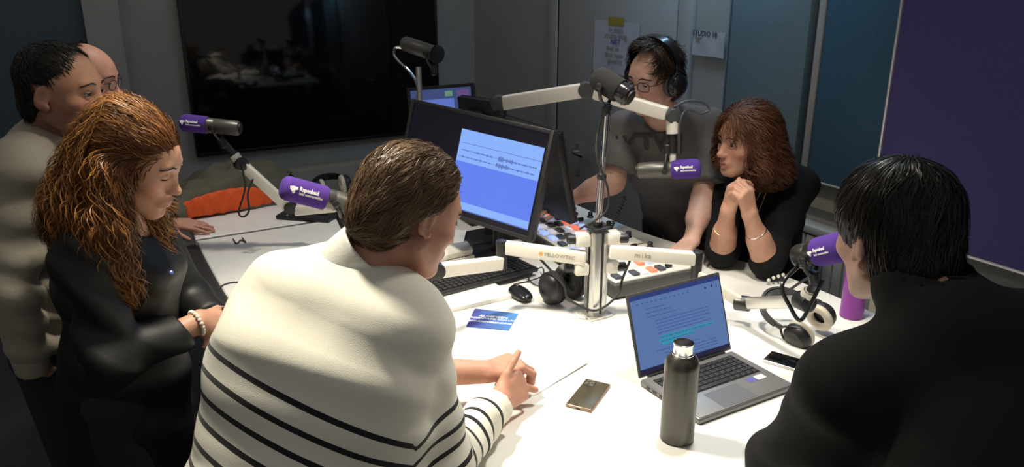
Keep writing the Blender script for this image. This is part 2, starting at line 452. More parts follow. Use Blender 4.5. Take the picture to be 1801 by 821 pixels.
b = MB(); b.box((1.24, (SEAM0 + SEAM1) / 2, TZ - 0.022), (1.6, 0.05, 0.03), 0, TB); b.build('cable_channel', 'plastic_grey', table)
# black padded edge along the left side
edge = [p for p in OUT if p[0] < 1.0 and p[1] < 3.25]
edge = np.array(edge); d = np.gradient(edge, axis=0); nn = np.stack([d[:, 1], -d[:, 0]], 1); nn /= np.linalg.norm(nn, axis=1)[:, None]
if np.mean(nn[:, 0]) > 0: nn = -nn
prof = [(0.002, -0.05), (0.002, -0.004), (0.012, 0.004), (0.075, 0.004), (0.088, -0.008), (0.088, -0.05)]
b = MB(); vs = []; fs = []; k = len(prof)
for p, q in zip(edge, nn):
    for a, z in prof: vs.append((p[0] + q[0] * a, p[1] + q[1] * a, TZ + z))
for i in range(len(edge) - 1):
    for j in range(k):
        j2 = (j + 1) % k; fs.append([i * k + j, i * k + j2, (i + 1) * k + j2, (i + 1) * k + j])
fs += [list(range(k)), [(len(edge) - 1) * k + j for j in range(k)][::-1]]
b.add(vs, fs, TB); b.build('edge_pad', 'black_trim', table)['label'] = 'black padded table edge'
b = MB(); b.box((1.25, 2.5, TZ / 2 - 0.02), (0.9, 1.7, TZ - 0.04), 0.02, TB); b.build('pedestal', 'table_base', table)
for (u, v) in ((1.25, 1.15), (0.95, 1.4), (1.7, 1.4)):
    b = MB(); b.lathe([(0.16, 0.0), (0.16, 0.012), (0.03, 0.03), (0.03, TZ - 0.06), (0.09, TZ - 0.04)], 24, TB @ np.array(Matrix.Translation((u, v, 0)))); b.build('leg', 'steel_dark', table)
tag(table, 'large white studio table with a black padded edge', 'table')
# thin white board under the keyboard
b = MB(); b.box((0.98, 2.42, TZ + 0.008), (0.52, 0.55, 0.015), 0.003, ROOM)
tag(b.build('desk_board', 'table_white'), 'thin white board on the table under the black keyboard', 'board')
# ------------------------------------------------------------------ microphones and arms
def logo_mesh(r, axis_len):
    pass
def bent(vs, C, x, n, r):
    y = np.cross(n, x); th = vs[:, 1] / r; rr = r + vs[:, 2]
    return C + np.outer(vs[:, 0], x) + (rr * np.cos(th))[:, None] * n + (rr * np.sin(th))[:, None] * y
def microphone(name, A, B, rad, label, foam='foam_purple', body='mic_grey', wind=0.56, logo=True, mount_dir=(0, 0, -1), text_shift=0.0, toward=None, yoke=True, yoke_at=None):
    """broadcast microphone: A tip of the windscreen, B rear end"""
    A = np.asarray(A, float); B = np.asarray(B, float); L = np.linalg.norm(B - A); ax = (B - A) / L
    T = zframe(A, ax); root = empty(name, T=T)
    lw = L * wind
    b = MB(); pr = [(rad * 0.35, 0.0), (rad * 0.70, 0.002), (rad * 0.90, 0.008), (rad, 0.018)]
    pr += [(rad, z) for z in np.linspace(0.03, lw - 0.006, 6)] + [(rad * 0.97, lw), (rad * 0.6, lw)]
    b.lathe(pr, 36); b.build('windscreen', foam, root)
    rb = rad * 0.86
    b = MB(); b.lathe([(rb * 0.8, lw - 0.01), (rb, lw - 0.008), (rb, lw + 0.02), (rb * 0.96, lw + 0.022), (rb * 0.96, lw + 0.026), (rb, lw + 0.028), (rb, L - 0.012), (rb * 0.93, L - 0.004), (rb * 0.7, L)], 36)
    b.build('body', body, root)
    b = MB(); b.lathe([(rb * 0.72, L - 0.002), (rb * 0.72, L + 0.004), (rb * 0.3, L + 0.005)], 24); b.build('end_cap', 'plastic_black', root)
    Ti = np.linalg.inv(T)
    if logo:
        cen = (A + ax * lw * 0.5)
        x = ax if ax[0] > 0 else -ax
        tw = (np.array([0, 0, CAMZ]) - cen) if toward is None else np.asarray(toward, float)
        n = tw - x * (tw @ x); n /= np.linalg.norm(n)
        C = cen + x * text_shift
        w = lw * 0.80
        for s, size, dy, dx in (('Rapenbeul', w * 0.17, 0.0085, 0.10), ('taal conversaties', w * 0.11, -0.0035, 0.10)):
            v_, f_ = text_mesh(s, size, 0.0003, 'LEFT', 0.0006 if dy > 0 else 0.0004)
            wd = v_[:, 0].max() - v_[:, 0].min(); tgt = w * (0.52 if dy > 0 else 0.66)
            v_[:, 0] = (v_[:, 0] - v_[:, 0].min()) * tgt / wd - w * 0.20
            v_[:, 1] += dy - 0.002
            b = MB(); b.add(bent(v_, C, x, n, rad + 0.0012), f_, Ti); b.build('logo_lettering', 'print_white', root, smooth=0)
        # the emblem: a wing shaped shield
        em = np.array([(-0.5, 0.30), (-0.1, 0.42), (0.42, 0.36), (0.5, 0.10), (0.16, -0.02), (0.20, -0.30), (-0.02, -0.5), (-0.22, -0.2), (-0.42, 0.0)]) * w * 0.24
        ev = np.column_stack([em[:, 0] - w * 0.36, em[:, 1] + 0.001, np.zeros(len(em))])
        b = MB(); b.add(bent(ev, C, x, n, rad + 0.0012), [list(range(len(em)))], Ti); b.build('emblem', 'print_white', root, smooth=0)
    if yoke:
        # yoke: a strap on each side of the body that meets in a socket
        md = np.asarray(mount_dir, float); md = md - ax * (md @ ax) * 0.0; md /= np.linalg.norm(md)
        side = np.cross(ax, md); side /= np.linalg.norm(side)
        P = A + ax * (lw + 0.022 if yoke_at is None else L * yoke_at)
        if yoke_at is not None: rb = rad
        for sgn in (-1, 1):
            q = P + side * sgn * (rb + 0.004)
            b = MB(); b.tube(spline([q - md * 0.004, q + md * 0.02, P + side * sgn * (rb * 0.75) + md * (rb + 0.012), P + md * (rb + 0.03) + side * sgn * 0.006], 12), 0.0055, 8, Ti)
            b.build('yoke', 'plastic_black', root)
            b = MB(); b.lathe([(0.009, 0), (0.010, 0.003), (0.010, 0.009), (0.006, 0.011)], 16, Ti @ zframe(q, side * sgn)); b.build('knob', 'plastic_black', root)
        b = MB(); b.lathe([(0.011, 0), (0.013, 0.004), (0.013, 0.036), (0.010, 0.04)], 18, Ti @ zframe(P + md * (rb + 0.022), md)); b.build('socket', 'plastic_black', root)
        root['mount'] = [float(t) for t in (P + md * (rb + 0.06))]
    return tag(root, label, 'microphone', 'studio microphones')

def arm_bar(root, a, b_, w=0.030, h=0.044, m='white_arm', name='arm', caps=True, up=(0, 0, 1)):
    a = np.asarray(a, float); b_ = np.asarray(b_, float); L = np.linalg.norm(b_ - a)
    T = frame((a + b_) / 2, b_ - a, up)
    Ti = np.linalg.inv(np.array(root.matrix_world))
    q = MB(); q.box((0, 0, 0), (L, w, h), 0.007, Ti @ T, 3); o = q.build(name, m, root)
    return o, T, L
def drum(root, p, axis, r, hgt, m='plastic_black', name='joint'):
    Ti = np.linalg.inv(np.array(root.matrix_world)); axis = np.asarray(axis, float); axis /= np.linalg.norm(axis)
    q = MB(); q.lathe([(r * 0.6, -hgt / 2), (r * 0.95, -hgt / 2 + 0.002), (r, -hgt / 2 + 0.006), (r, hgt / 2 - 0.006), (r * 0.95, hgt / 2 - 0.002), (r * 0.6, hgt / 2)], 28, Ti @ zframe(np.asarray(p, float), axis))
    return q.build(name, m, root)
def ptube(root, pts, r, m, name, seg=10):
    Ti = np.linalg.inv(np.array(root.matrix_world)); q = MB(); q.tube(pts, r, seg, Ti); return q.build(name, m, root)
def root_at(name, p):
    r = empty(name, tuple(p)); bpy.context.view_layer.update(); return r

# --- middle column with its two lower arms
cx, cy, _ = onz(1046, 553, TZ)
ctop = ony(1058, 402, cy)[2]
colm = root_at('microphone_column', (cx, cy, TZ))
def colbox(nm, m, c, s, bev, ang=30):
    q = MB(); q.box(c, s, bev, rotz(math.radians(ang))); return q.build(nm, m, colm)
colbox('column', 'alu', (0, 0, (ctop - TZ) / 2), (0.058, 0.058, ctop - TZ), 0.012)
for (x, y) in ((0.0, -0.0285), (-0.0285, 0.0), (0.0285, 0.0)):
    colbox('groove', 'plastic_black', (x, y, (ctop - TZ) / 2 + 0.004), (0.009 if y else 0.003, 0.003 if y else 0.009, ctop - TZ - 0.02), 0.0008)
colbox('base_plate', 'alu', (0, 0, 0.006), (0.085, 0.085, 0.012), 0.004)
colbox('cap', 'plastic_black', (0, 0, ctop - TZ + 0.004), (0.06, 0.06, 0.008), 0.003)
zl = ony(1030, 450, cy)[2]; zr = ony(1090, 438, cy)[2]
for (dx, dz, s) in ((-0.052, ony(1020, 420, cy)[2], 0), (-0.055, ony(1010, 470, cy)[2], 0), (0.052, ony(1082, 418, cy)[2], 0), (0.05, ony(1082, 468, cy)[2], 0)):
    colbox('clamp', 'white_arm', (dx * 0.9, -0.004 if dx > 0 else 0.004, dz - TZ), (0.045, 0.05, 0.040), 0.008, 10)
    drum(colm, (cx + dx * 1.55, cy - 0.004, dz), (1, 0.1, 0), 0.015, 0.03)
la = np.array([cx - 0.035, cy - 0.02, zl]); lb = ony(882, 434, cy + 0.03)
o, TL, LL = arm_bar(colm, la, lb)
ra = np.array([cx + 0.035, cy - 0.02, zr]); rb_ = ony(1226, 455, cy - 0.03)
o2, TR, LR = arm_bar(colm, ra, rb_)
def arm_text(root, T, s, size, x, m, flip=1):
    v_, f_ = text_mesh(s, size, 0.0003)
    X = T[:3, 0] * flip; cen = T[:3, 3]
    n = np.cross(X, np.array([0, 0, 1.0])); n /= np.linalg.norm(n)
    Z = np.cross(n, X); Z = Z if Z[2] > 0 else -Z
    TT = np.eye(4); TT[:3, 0] = X; TT[:3, 1] = Z; TT[:3, 2] = n; TT[:3, 3] = cen + n * 0.0156 + X * x
    q = MB(); q.add(v_, f_, np.linalg.inv(np.array(root.matrix_world)) @ TT); return q.build('lettering', m, root, smooth=0)
arm_text(colm, TL, 'YELLOWTEC', 0.017, 0.052, 'print_grey', -1)
arm_text(colm, TL, '\u25a0', 0.016, -0.006, 'print_orange', -1) if False else None
q = MB(); X = -TL[:3, 0]; n_ = np.cross(X, [0, 0, 1.0]); n_ /= np.linalg.norm(n_); cc = TL[:3, 3] + n_ * 0.0156 - X * 0.006
hexa = [cc + 0.007 * (math.cos(k * math.pi / 3) * X + math.sin(k * math.pi / 3) * np.array([0, 0, 1])) for k in range(6)]
q.add(hexa, [list(range(6))], np.linalg.inv(np.array(colm.matrix_world))); q.build('emblem', 'print_orange', colm, smooth=0)
arm_text(colm, TR, 'm', 0.024, -0.050, 'print_grey'); arm_text(colm, TR, 'i', 0.024, -0.035, 'print_orange'); arm_text(colm, TR, 'ka', 0.024, -0.018, 'print_grey')
# second segment of the left arm, folded back under it towards the man in the striped sweater
l2a = lb + np.array([0.0, -0.01, -0.05]); l2b = ony(768, 476, cy - 0.14)
drum(colm, (lb + l2a) / 2 + np.array([0.0, 0, -0.0]), (0, 0, 1), 0.017, 0.10)
arm_bar(colm, l2a, l2b); drum(colm, l2b, (0.2, -1, 0), 0.026, 0.034)
# second segment of the right arm down to the elbow near the headphones, third to the microphone
r2a = rb_ + np.array([0.0, 0.0, -0.05]); r2b = ony(1306, 533, 2.26)
drum(colm, (rb_ + r2a) / 2, (0, 0, 1), 0.017, 0.10)
arm_bar(colm, r2a, r2b, 0.028, 0.036)
drum(colm, r2b, (0.85, -0.5, 0.1), 0.024, 0.05, 'steel_dark')
r3b = ony(1414, 530, 2.02)
arm_bar(colm, r2b + (r3b - r2b) * 0.10, r3b, 0.026, 0.036, 'alu')
drum(colm, r3b, (0.3, -0.9, 0.1), 0.026, 0.05)
tag(colm, 'aluminium microphone column with two white arms in the middle of the table', 'microphone stand', 'microphone stands')
# thin pole with the black microphone on top of the column
pole = root_at('microphone_pole', (cx, cy, ctop + 0.008))
ptop = ony(1068, 184, cy); pbase = np.array([cx, cy, ctop + 0.008])
ptube(pole, [pbase + [0.0, 0, 0.0], pbase + (ptop - pbase) * 0.42], 0.0115, 'chrome', 'tube', 16)
ptube(pole, [pbase + (ptop - pbase) * 0.42, ptop], 0.009, 'chrome', 'tube', 16)
for t in (0.02, 0.42, 0.98):
    drum(pole, pbase + (ptop - pbase) * t, ptop - pbase, 0.0145, 0.02, 'plastic_black', 'collar')
ptube(pole, spline([ptop + [0.0, 0.01, 0.0], ptop + [-0.022, 0.02, -0.08], pbase + [-0.012, -0.015, 0.22], pbase + [0.025, -0.012, 0.12], pbase + [0.018, -0.02, 0.05], pbase + [-0.06, -0.03, 0.0]], 40), 0.0035, 'rubber', 'cable', 8)
tag(pole, 'thin chrome telescopic pole rising from the white arm column', 'microphone stand', 'microphone stands')
microphone('microphone', ony(1046, 133, cy + 0.02), ony(1108, 171, cy - 0.05), 0.036, 'black microphone on the chrome pole in front of the man in headphones', 'foam_black', 'plastic_gloss', 0.72, False, (0.0, 0.1, -1), yoke_at=0.36)
# cables hanging from the arms
cab = root_at('arm_cable', (cx, cy - 0.03, TZ))
ptube(cab, spline([lb * 0.55 + la * 0.45 + [0, 0, -0.02], ony(990, 500, cy - 0.02), ony(1000, 525, cy - 0.035), ony(1046, 546, cy - 0.045), ony(1085, 520, cy - 0.02), ony(1095, 490, cy + 0.0), ony(1108, 458, cy - 0.015)], 50), 0.004, 'rubber', 'cord', 8)
tag(cab, 'black cable looping around the foot of the microphone column', 'cable', 'black cables')

# microphone at the right front, on the end of the right arm
mA = ony(1487, 432, 1.90); mB = ony(1402, 452, 2.02)
mrf = microphone('microphone', mA, mB, 0.039, 'purple and black microphone right beside the face of the black haired person', 'foam_purple', 'steel_dark', 0.55, True, (0.25, 0.15, -1), -0.012)
mm = np.array(mrf['mount'])
ex = root_at('microphone_mount', tuple(r3b))
ptube(ex, [r3b, r3b * 0.4 + mm * 0.6], 0.017, 'plastic_black', 'arm_end', 14); ptube(ex, [r3b * 0.45 + mm * 0.55, mm], 0.011, 'plastic_black', 'stem', 12)
drum(ex, r3b * 0.55 + mm * 0.45, mm - r3b, 0.020, 0.022, 'white_arm', 'ring')
ptube(ex, spline([mB + [0.005, -0.02, -0.01], ony(1376, 500, 1.95), ony(1390, 540, 1.93), ony(1408, 563, 1.93), ony(1428, 530, 1.95), ony(1447, 492, 1.96)], 40), 0.0055, 'plastic_gloss', 'cable_loop', 10)
ptube(ex, spline([ony(1440, 480, 2.02), ony(1415, 492, 2.1), ony(1385, 512, 2.2)], 20), 0.004, 'rubber', 'cable', 8)
tag(ex, 'black swivel mount and cable loop under the right hand microphone', 'microphone mount')

# --- stand behind the monitors: upper arm in two segments and the hanging purple microphone
sx = ony(878, 182, 2.97)
std = root_at('microphone_column', (sx[0], sx[1], TZ))
q = MB(); q.lathe([(0.06, 0), (0.06, 0.012), (0.022, 0.02), (0.022, sx[2] - TZ - 0.05), (0.027, sx[2] - TZ - 0.045), (0.027, sx[2] - TZ - 0.02)], 24); q.build('post', 'plastic_black', std)
j1 = ony(1030, 158, 2.86); j2 = ony(1183, 203, 2.74)
drum(std, sx, (0.1, -1, 0), 0.031, 0.05, 'plastic_grey')
q1 = sx + (j1 - sx) * 0.05
arm_bar(std, q1, j1 - (j1 - sx) * 0.04, 0.040, 0.052); drum(std, j1, (0.1, -1, 0.0), 0.029, 0.05, 'plastic_grey')
arm_bar(std, j1 + (j2 - j1) * 0.1, j2 - (j2 - j1) * 0.06, 0.036, 0.046); drum(std, j2, (0.2, -1, 0), 0.027, 0.045, 'plastic_grey')
dn = ony(1183, 285, 2.73)
ptube(std, [j2 + [0, 0, -0.015], j2 * 0.62 + dn * 0.38], 0.022, 'white_arm', 'sleeve', 20)
ptube(std, [j2 * 0.62 + dn * 0.38, dn * 0.8 + j2 * 0.2], 0.015, 'plastic_black', 'stem', 14)
ptube(std, [dn * 0.8 + j2 * 0.2, dn], 0.012, 'white_arm', 'stem', 14)
ptube(std, spline([j2 + [0.0, -0.01, 0.03], ony(1208, 178, 2.74), ony(1235, 180, 2.76), ony(1247, 192, 2.76), ony(1232, 200, 2.75), ony(1208, 193, 2.74), ony(1196, 215, 2.72), ony(1194, 270, 2.71)], 50), 0.0042, 'plastic_grey', 'cable', 8)
tag(std, 'black post behind the monitors carrying a long white two part arm', 'microphone stand', 'microphone stands')
microphone('microphone', ony(1233, 296, 2.70), ony(1121, 300, 2.76), 0.034, 'purple tipped microphone hanging in front of the grey shirt', 'foam_purple', 'mic_grey', 0.45, True, (0, 0, 1), -0.002)

# --- microphone at the back left on a thin rod
rp = ony(738, 168, 3.32)
bl = root_at('microphone_pole', (rp[0], rp[1], TZ)); tp_ = ony(736, 118, 3.32)
ptube(bl, [np.array([rp[0], rp[1], TZ]), rp, tp_], 0.011, 'alu', 'tube', 14)
q = MB(); q.lathe([(0.05, 0), (0.05, 0.01), (0.015, 0.016)], 24); q.build('foot', 'plastic_black', bl)
ptube(bl, spline([ony(709, 84, 3.34), ony(696, 84, 3.34), ony(693, 96, 3.34), ony(704, 110, 3.34), ony(722, 128, 3.34), ony(734, 150, 3.34), ony(735, 190, 3.34)], 40), 0.0058, 'chrome', 'cable', 10)
tag(bl, 'thin silver rod behind the large monitor with a looping cable', 'microphone stand', 'microphone stands')
microphone('microphone', ony(776, 98, 3.26), ony(710, 76, 3.36), 0.036, 'dark metallic microphone highest at the back before the television', 'foam_black', 'mic_grey', 0.14, False, (0.1, 0, -1))

# --- left pair of microphones on the second column, mostly hidden behind the striped man
c2 = np.array([-0.60, 2.95, TZ])
col2 = root_at('microphone_column', tuple(c2))
q = MB(); q.box((0, 0, 0.11), (0.055, 0.055, 0.22), 0.012, rotz(0.5)); q.build('column', 'alu', col2)
q = MB(); q.box((0, 0, 0.006), (0.085, 0.085, 0.012), 0.004, rotz(0.5)); q.build('base_plate', 'alu', col2)
e1 = ony(505, 362, 3.02); e2 = ony(424, 288, 3.0)
arm_bar(col2, c2 + [0, 0, 0.19], e1 + [0.03, 0, -0.02], 0.03, 0.04); drum(col2, e1 + [0.012, 0, -0.006], (0.2, -1, 0), 0.024, 0.045)
arm_bar(col2, e1, e2, 0.030, 0.042); drum(col2, e2, (0.7, -1, 0.2), 0.026, 0.045)
e3 = ony(412, 272, 3.0)
ptube(col2, [e2, e3], 0.019, 'white_arm', 'ring', 16); e4 = ony(386, 243, 2.99)
ptube(col2, [e3, e4], 0.015, 'plastic_black', 'stem', 12)
ptube(col2, spline([ony(425, 290, 2.97), ony(431, 330, 2.95), ony(420, 372, 2.93), ony(428, 381, 2.93), ony(438, 370, 2.93), ony(436, 340, 2.95), ony(445, 315, 2.97)], 40), 0.0038, 'rubber', 'cable', 8)
tag(col2, 'microphone column with a white arm slanting up left of the striped man', 'microphone stand', 'microphone stands')
microphone('microphone', ony(318, 215, 2.98), ony(422, 226, 2.98), 0.033, 'purple tipped microphone beside the curly haired woman\u2019s forehead', 'foam_purple', 'mic_grey', 0.46, True, (0.35, 0, -1), -0.004)
mlp = microphone('microphone', ony(494, 328, 2.10), ony(640, 366, 2.20), 0.034, 'purple microphone left of the striped man\u2019s head', 'foam_purple', 'mic_grey', 0.52, True, (0.3, 0.2, -1))
mt_ = np.array(mlp['mount']); jn = mt_ + np.array([0.04, 0.06, -0.06])
arm_bar(col2, c2 + [0, 0, 0.15], jn, 0.03, 0.04); drum(col2, jn, (0.2, -1, 0), 0.024, 0.045); ptube(col2, [jn, mt_ + np.array([0, 0, 0.02])], 0.013, 'plastic_black', 'stem', 12)

# ------------------------------------------------------------------ monitors
def screen_frame(c, az, tilt, roll):
    az, tilt, roll = map(math.radians, (az, tilt, roll))
    n = np.array([math.sin(az), math.cos(az), 0]); up = np.array([0, 0, 1.0]); r = np.cross(up, n)
    n2 = n * math.cos(tilt) + up * math.sin(tilt); u2 = up * math.cos(tilt) - n * math.sin(tilt)
    r2 = r * math.cos(roll) + u2 * math.sin(roll); u3 = u2 * math.cos(roll) - r * math.sin(roll)
    T = np.eye(4); T[:3, 0] = r2; T[:3, 1] = u3; T[:3, 2] = n2; T[:3, 3] = c; return T
def rects_mesh(rects, mats, z0, root, name, T=None):
    b = MB()
    for i, (x0, y0, x1, y1, k) in enumerate(rects):
        b.cur = k; z = z0 + 0.00012 * i
        b.quad((x0, y0, z), (x1, y0, z), (x1, y1, z), (x0, y1, z), T)
    return b.build(name, mats, root, smooth=0)
def monitor(name, T, w, h, label, glass='screen_off', bez=0.014, th=0.03, foot=None):
    root = empty(name, T=T); bpy.context.view_layer.update()
    b = MB(); b.box((0, 0, -th / 2), (w, h, th), 0.006); b.build('housing', 'plastic_black', root)
    b = MB(); b.box((0, 0.0, -th - 0.012), (w * 0.45, h * 0.45, 0.03), 0.01); b.build('back_cover', 'plastic_black', root)
    for (cx_, cy_, sx_, sy_) in ((-w / 2 + bez / 2, 0, bez, h), (w / 2 - bez / 2, 0, bez, h), (0, h / 2 - bez / 2, w - 2 * bez, bez), (0, -h / 2 + bez / 2, w - 2 * bez, bez)):
        b = MB(); b.box((cx_, cy_, 0.002), (sx_, sy_, 0.006), 0.0015); b.build('bezel', 'plastic_black', root)
    b = MB(); b.quad((-w / 2 + bez, -h / 2 + bez, 0.0006), (w / 2 - bez, -h / 2 + bez, 0.0006), (w / 2 - bez, h / 2 - bez, 0.0006), (-w / 2 + bez, h / 2 - bez, 0.0006)); b.build('screen', glass, root, smooth=0)
    if foot is not None:
        Ti = np.linalg.inv(T); p0 = T[:3, 3] - T[:3, 2] * 0.05; f = np.asarray(foot, float)
        b = MB(); b.tube(spline([p0, p0 - T[:3, 2] * 0.05 + [0, 0, -0.03], f + [0, 0, 0.12], f + [0, 0, 0.015]], 20), 0.017, 14, Ti); b.build('stand_neck', 'plastic_black', root)
        b = MB(); b.box((0, 0, 0.007), (0.24, 0.17, 0.014), 0.006, Ti @ rotz(0.5, f)); b.build('stand_foot', 'plastic_black', root)
    return tag(root, label, 'monitor', 'computer monitors')
M['screen_off'] = mat('screen_dark', (0.006, 0.006, 0.010), 0.22, emit=(0.10, 0.10, 0.20), estr=0.03)
M['em_light'] = emat('screen_light_blue', (0.26, 0.46, 1.0), 0.95)
M['em_blue'] = emat('screen_blue', (0.12, 0.22, 0.90), 0.95)
M['em_mid'] = emat('screen_mid_blue', (0.10, 0.17, 0.60), 0.8)
M['em_line'] = emat('screen_ink', (0.10, 0.16, 0.52), 0.9)
T1 = screen_frame(np.array([-0.15, 2.72, 1.335]), -146.4, 14, -4.7)
mon1 = monitor('monitor', T1, 0.615, 0.375, 'large monitor showing a light blue audio editing window', foot=(-0.06, 2.92, TZ))
# the editing window: corners seen on the screen, in the local frame of the screen
def local_on(T, px, py):
    r = ray(px, py); n = T[:3, 2]; t = ((T[:3, 3] - [0, 0, CAMZ]) @ n) / (r @ n); p = np.array([0, 0, CAMZ]) + r * t
    d = p - T[:3, 3]; return float(d @ T[:3, 0]), float(d @ T[:3, 1])
wx0 = -0.06; wx1 = 0.285; wy0 = -0.155; wy1 = 0.125
H_ = wy1 - wy0; W_ = wx1 - wx0
rc = [(wx0, wy0, wx1, wy1, 0), (wx0, wy0 + 0.105 * H_, wx1, wy0 + 0.60 * H_, 1), (wx0, wy0, wx1, wy0 + 0.10 * H_, 0), (wx0, wy0, wx1, wy0 + 0.015 * H_, 2)]
rc.append((wx0 + 0.01, wy1 - 0.168 * H_, wx1, wy1 - 0.162 * H_, 2))
rnd = random.Random(3)
for row in (0.745, 0.665):
    for i in range(56):
        x = wx0 + W_ * (0.05 + 0.92 * i / 56); a = 0.0010 + 0.003 * abs(math.sin(i * 0.9)) * rnd.random() + (0.007 * rnd.random() if 28 <= i <= 38 else 0)
        if 24 <= i <= 27: continue
        rc.append((x, wy0 + row * H_ - a, x + W_ * 0.012, wy0 + row * H_ + a, 3))
    rc.append((wx0 + W_ * 0.05, wy0 + row * H_ - 0.0006, wx1 - 0.01, wy0 + row * H_ + 0.0006, 3))
rects_mesh(rc, ['em_light', 'em_blue', 'em_mid', 'em_line'], 0.0012, mon1, 'window_image')
# monitor turned to the man in headphones, its back to us
p_r = onz(1016, 392, 1.055)
ctr = p_r + RV * 0.275 + np.array([0, 0, 0.185]) - RU * 0.045
T2 = screen_frame(ctr, 60, 12, 0)
mon2 = monitor('monitor', T2, 0.56, 0.37, 'black monitor seen from behind next to the light blue one', foot=uv(1.48, 2.75, TZ))
# small lit monitor further back
M['em_soft'] = emat('screen_pale_blue', (0.20, 0.30, 0.95), 0.55); M['em_green'] = emat('screen_green', (0.25, 0.5, 0.35), 0.5)
M['em_violet'] = emat('screen_violet', (0.28, 0.16, 0.5), 0.4); M['em_slate'] = emat('screen_slate', (0.08, 0.13, 0.35), 0.5)
c3 = ony(778, 200, 3.55)
T3 = screen_frame(c3, 192, 8, 6.0)
mon3 = monitor('monitor', T3, 0.31, 0.25, 'small lit monitor half hidden behind the large one', bez=0.013, foot=(c3[0] + 0.02, c3[1] + 0.1, TZ))
rects_mesh([(-0.14, -0.11, 0.14, 0.11, 3), (-0.13, -0.02, 0.06, 0.065, 0), (0.02, 0.075, 0.055, 0.098, 1), (0.075, 0.03, 0.13, 0.10, 2), (0.085, -0.05, 0.135, 0.02, 0), (-0.138, 0.03, -0.115, 0.07, 0), (-0.05, -0.09, 0.06, -0.03, 0)],
           ['em_soft', 'em_green', 'em_violet', 'em_slate'], 0.0012, mon3, 'screen_image')
# black back of a further screen between the two
c4 = ony(848, 205, 3.42)
monitor('monitor', screen_frame(c4, 40, 8, 0), 0.22, 0.17, 'small black screen back between the large monitor and the white arm', foot=(c4[0] + 0.02, c4[1] - 0.03, TZ))

# ------------------------------------------------------------------ mixing console
con = empty('mixing_console', uv(1.735, 2.545, TZ)); bpy.context.view_layer.update()
CT = rotz(ROOM_ROT - math.radians(4)); CON_ROT = ROOM_ROT - math.radians(4)
def conmesh(b, nm, m): return b.build(nm, m, con)
b = MB(); b.box((0, 0, 0.03), (0.34, 1.20, 0.05), 0.01, CT); conmesh(b, 'body', 'plastic_grey')
M['con_top'] = mat('console_top', (0.70, 0.68, 0.62), 0.45, noise=0.03)
for i in range(4):
    b = MB(); b.box((0, -0.447 + 0.298 * i, 0.058), (0.32, 0.285, 0.008), 0.003, CT); conmesh(b, 'module_plate', 'con_top')
M['btn_blue'] = mat('lit_blue_button', (0.35, 0.45, 0.9), 0.4, emit=(0.35, 0.5, 1.0), estr=0.8)
M['btn_white'] = mat('white_button', (0.85, 0.85, 0.88), 0.4, emit=(0.7, 0.75, 1.0), estr=0.25)
M['btn_red'] = mat('lit_red_button', (0.9, 0.2, 0.12), 0.4, emit=(1.0, 0.2, 0.10), estr=0.6)
M['btn_dark'] = mat('dark_button', (0.07, 0.08, 0.11), 0.45)
M['btn_green'] = mat('lit_green_button', (0.3, 0.7, 0.4), 0.4, emit=(0.3, 1.0, 0.5), estr=0.35)
bm_btn = None
proto = {}
cnt = 0
for j in range(16):
    y = -0.555 + j * 0.074
    for i in range(7):
        x = -0.135 + i * 0.036
        if i == 6: kind = 'fader'
        else:
            kind = ['btn_blue', 'btn_white', 'btn_dark', 'btn_white', 'btn_red', 'btn_blue'][i]
            if (j * 7 + i * 3) % 5 == 0: kind = 'btn_dark'
            if j > 11 and i in (0, 1): kind = 'btn_green'
        if kind not in proto:
            b = MB()
            if kind == 'fader': b.box((0, 0, 0.010), (0.026, 0.013, 0.014), 0.003)
            else: b.box((0, 0, 0.005), (0.025, 0.040, 0.011), 0.003)
            o = b.build('fader_cap' if kind == 'fader' else 'button', 'plastic_black' if kind == 'fader' else kind, con); proto[kind] = o
        else:
            o = proto[kind].copy(); COL.objects.link(o); o.parent = con
        o.location = (CT[:3, :3] @ np.array([x + (0.012 * math.sin(j * 2.3) if kind == 'fader' else 0), y, 0.062])).tolist()
        o.rotation_euler = (0, 0, CON_ROT)
for j in range(8):
    b = MB(); b.lathe([(0.014, 0), (0.014, 0.004), (0.010, 0.008), (0.010, 0.022), (0.008, 0.024)], 18, CT @ np.array(Matrix.Translation((0.142, -0.50 + j * 0.142, 0.062)))); conmesh(b, 'knob', 'plastic_black')
tag(con, 'pale mixing console with rows of lit blue and red buttons', 'mixing console')
# ------------------------------------------------------------------ laptop
LW, LD, LH = 0.335, 0.228, 0.225
hl = onz(1125, 671, TZ + 0.012)
hdir = np.array([math.cos(math.radians(30.5)), math.sin(math.radians(30.5)), 0])   # hinge line, left to right for its user
ndir = np.array([hdir[1], -hdir[0], 0])                                             # towards its user
lap = empty('laptop', tuple(hl + hdir * LW / 2 + ndir * LD / 2 - [0, 0, 0.012])); bpy.context.view_layer.update()
LTI = np.linalg.inv(np.array(lap.matrix_world))
BT = LTI @ frame(hl + hdir * LW / 2 - [0, 0, 0.012], hdir, (0, 0, 1))    # local x along hinge, -y to the user
b = MB(); b.box((0, -LD / 2, 0.0095), (LW, LD, 0.017), 0.006, BT, 3); b.build('base', 'laptop', lap)
M['deck'] = mat('laptop_deck', (0.24, 0.235, 0.24), 0.38, metal=0.4, noise=0.03)
b = MB(); b.box((0, -LD / 2, 0.0185), (LW - 0.008, LD - 0.008, 0.0012), 0.0005, BT); b.build('deck', 'deck', lap)
b = MB(); b.box((0, -0.078, 0.0192), (0.285, 0.108, 0.0006), 0, BT); b.build('key_well', 'plastic_black', lap)
kp = None
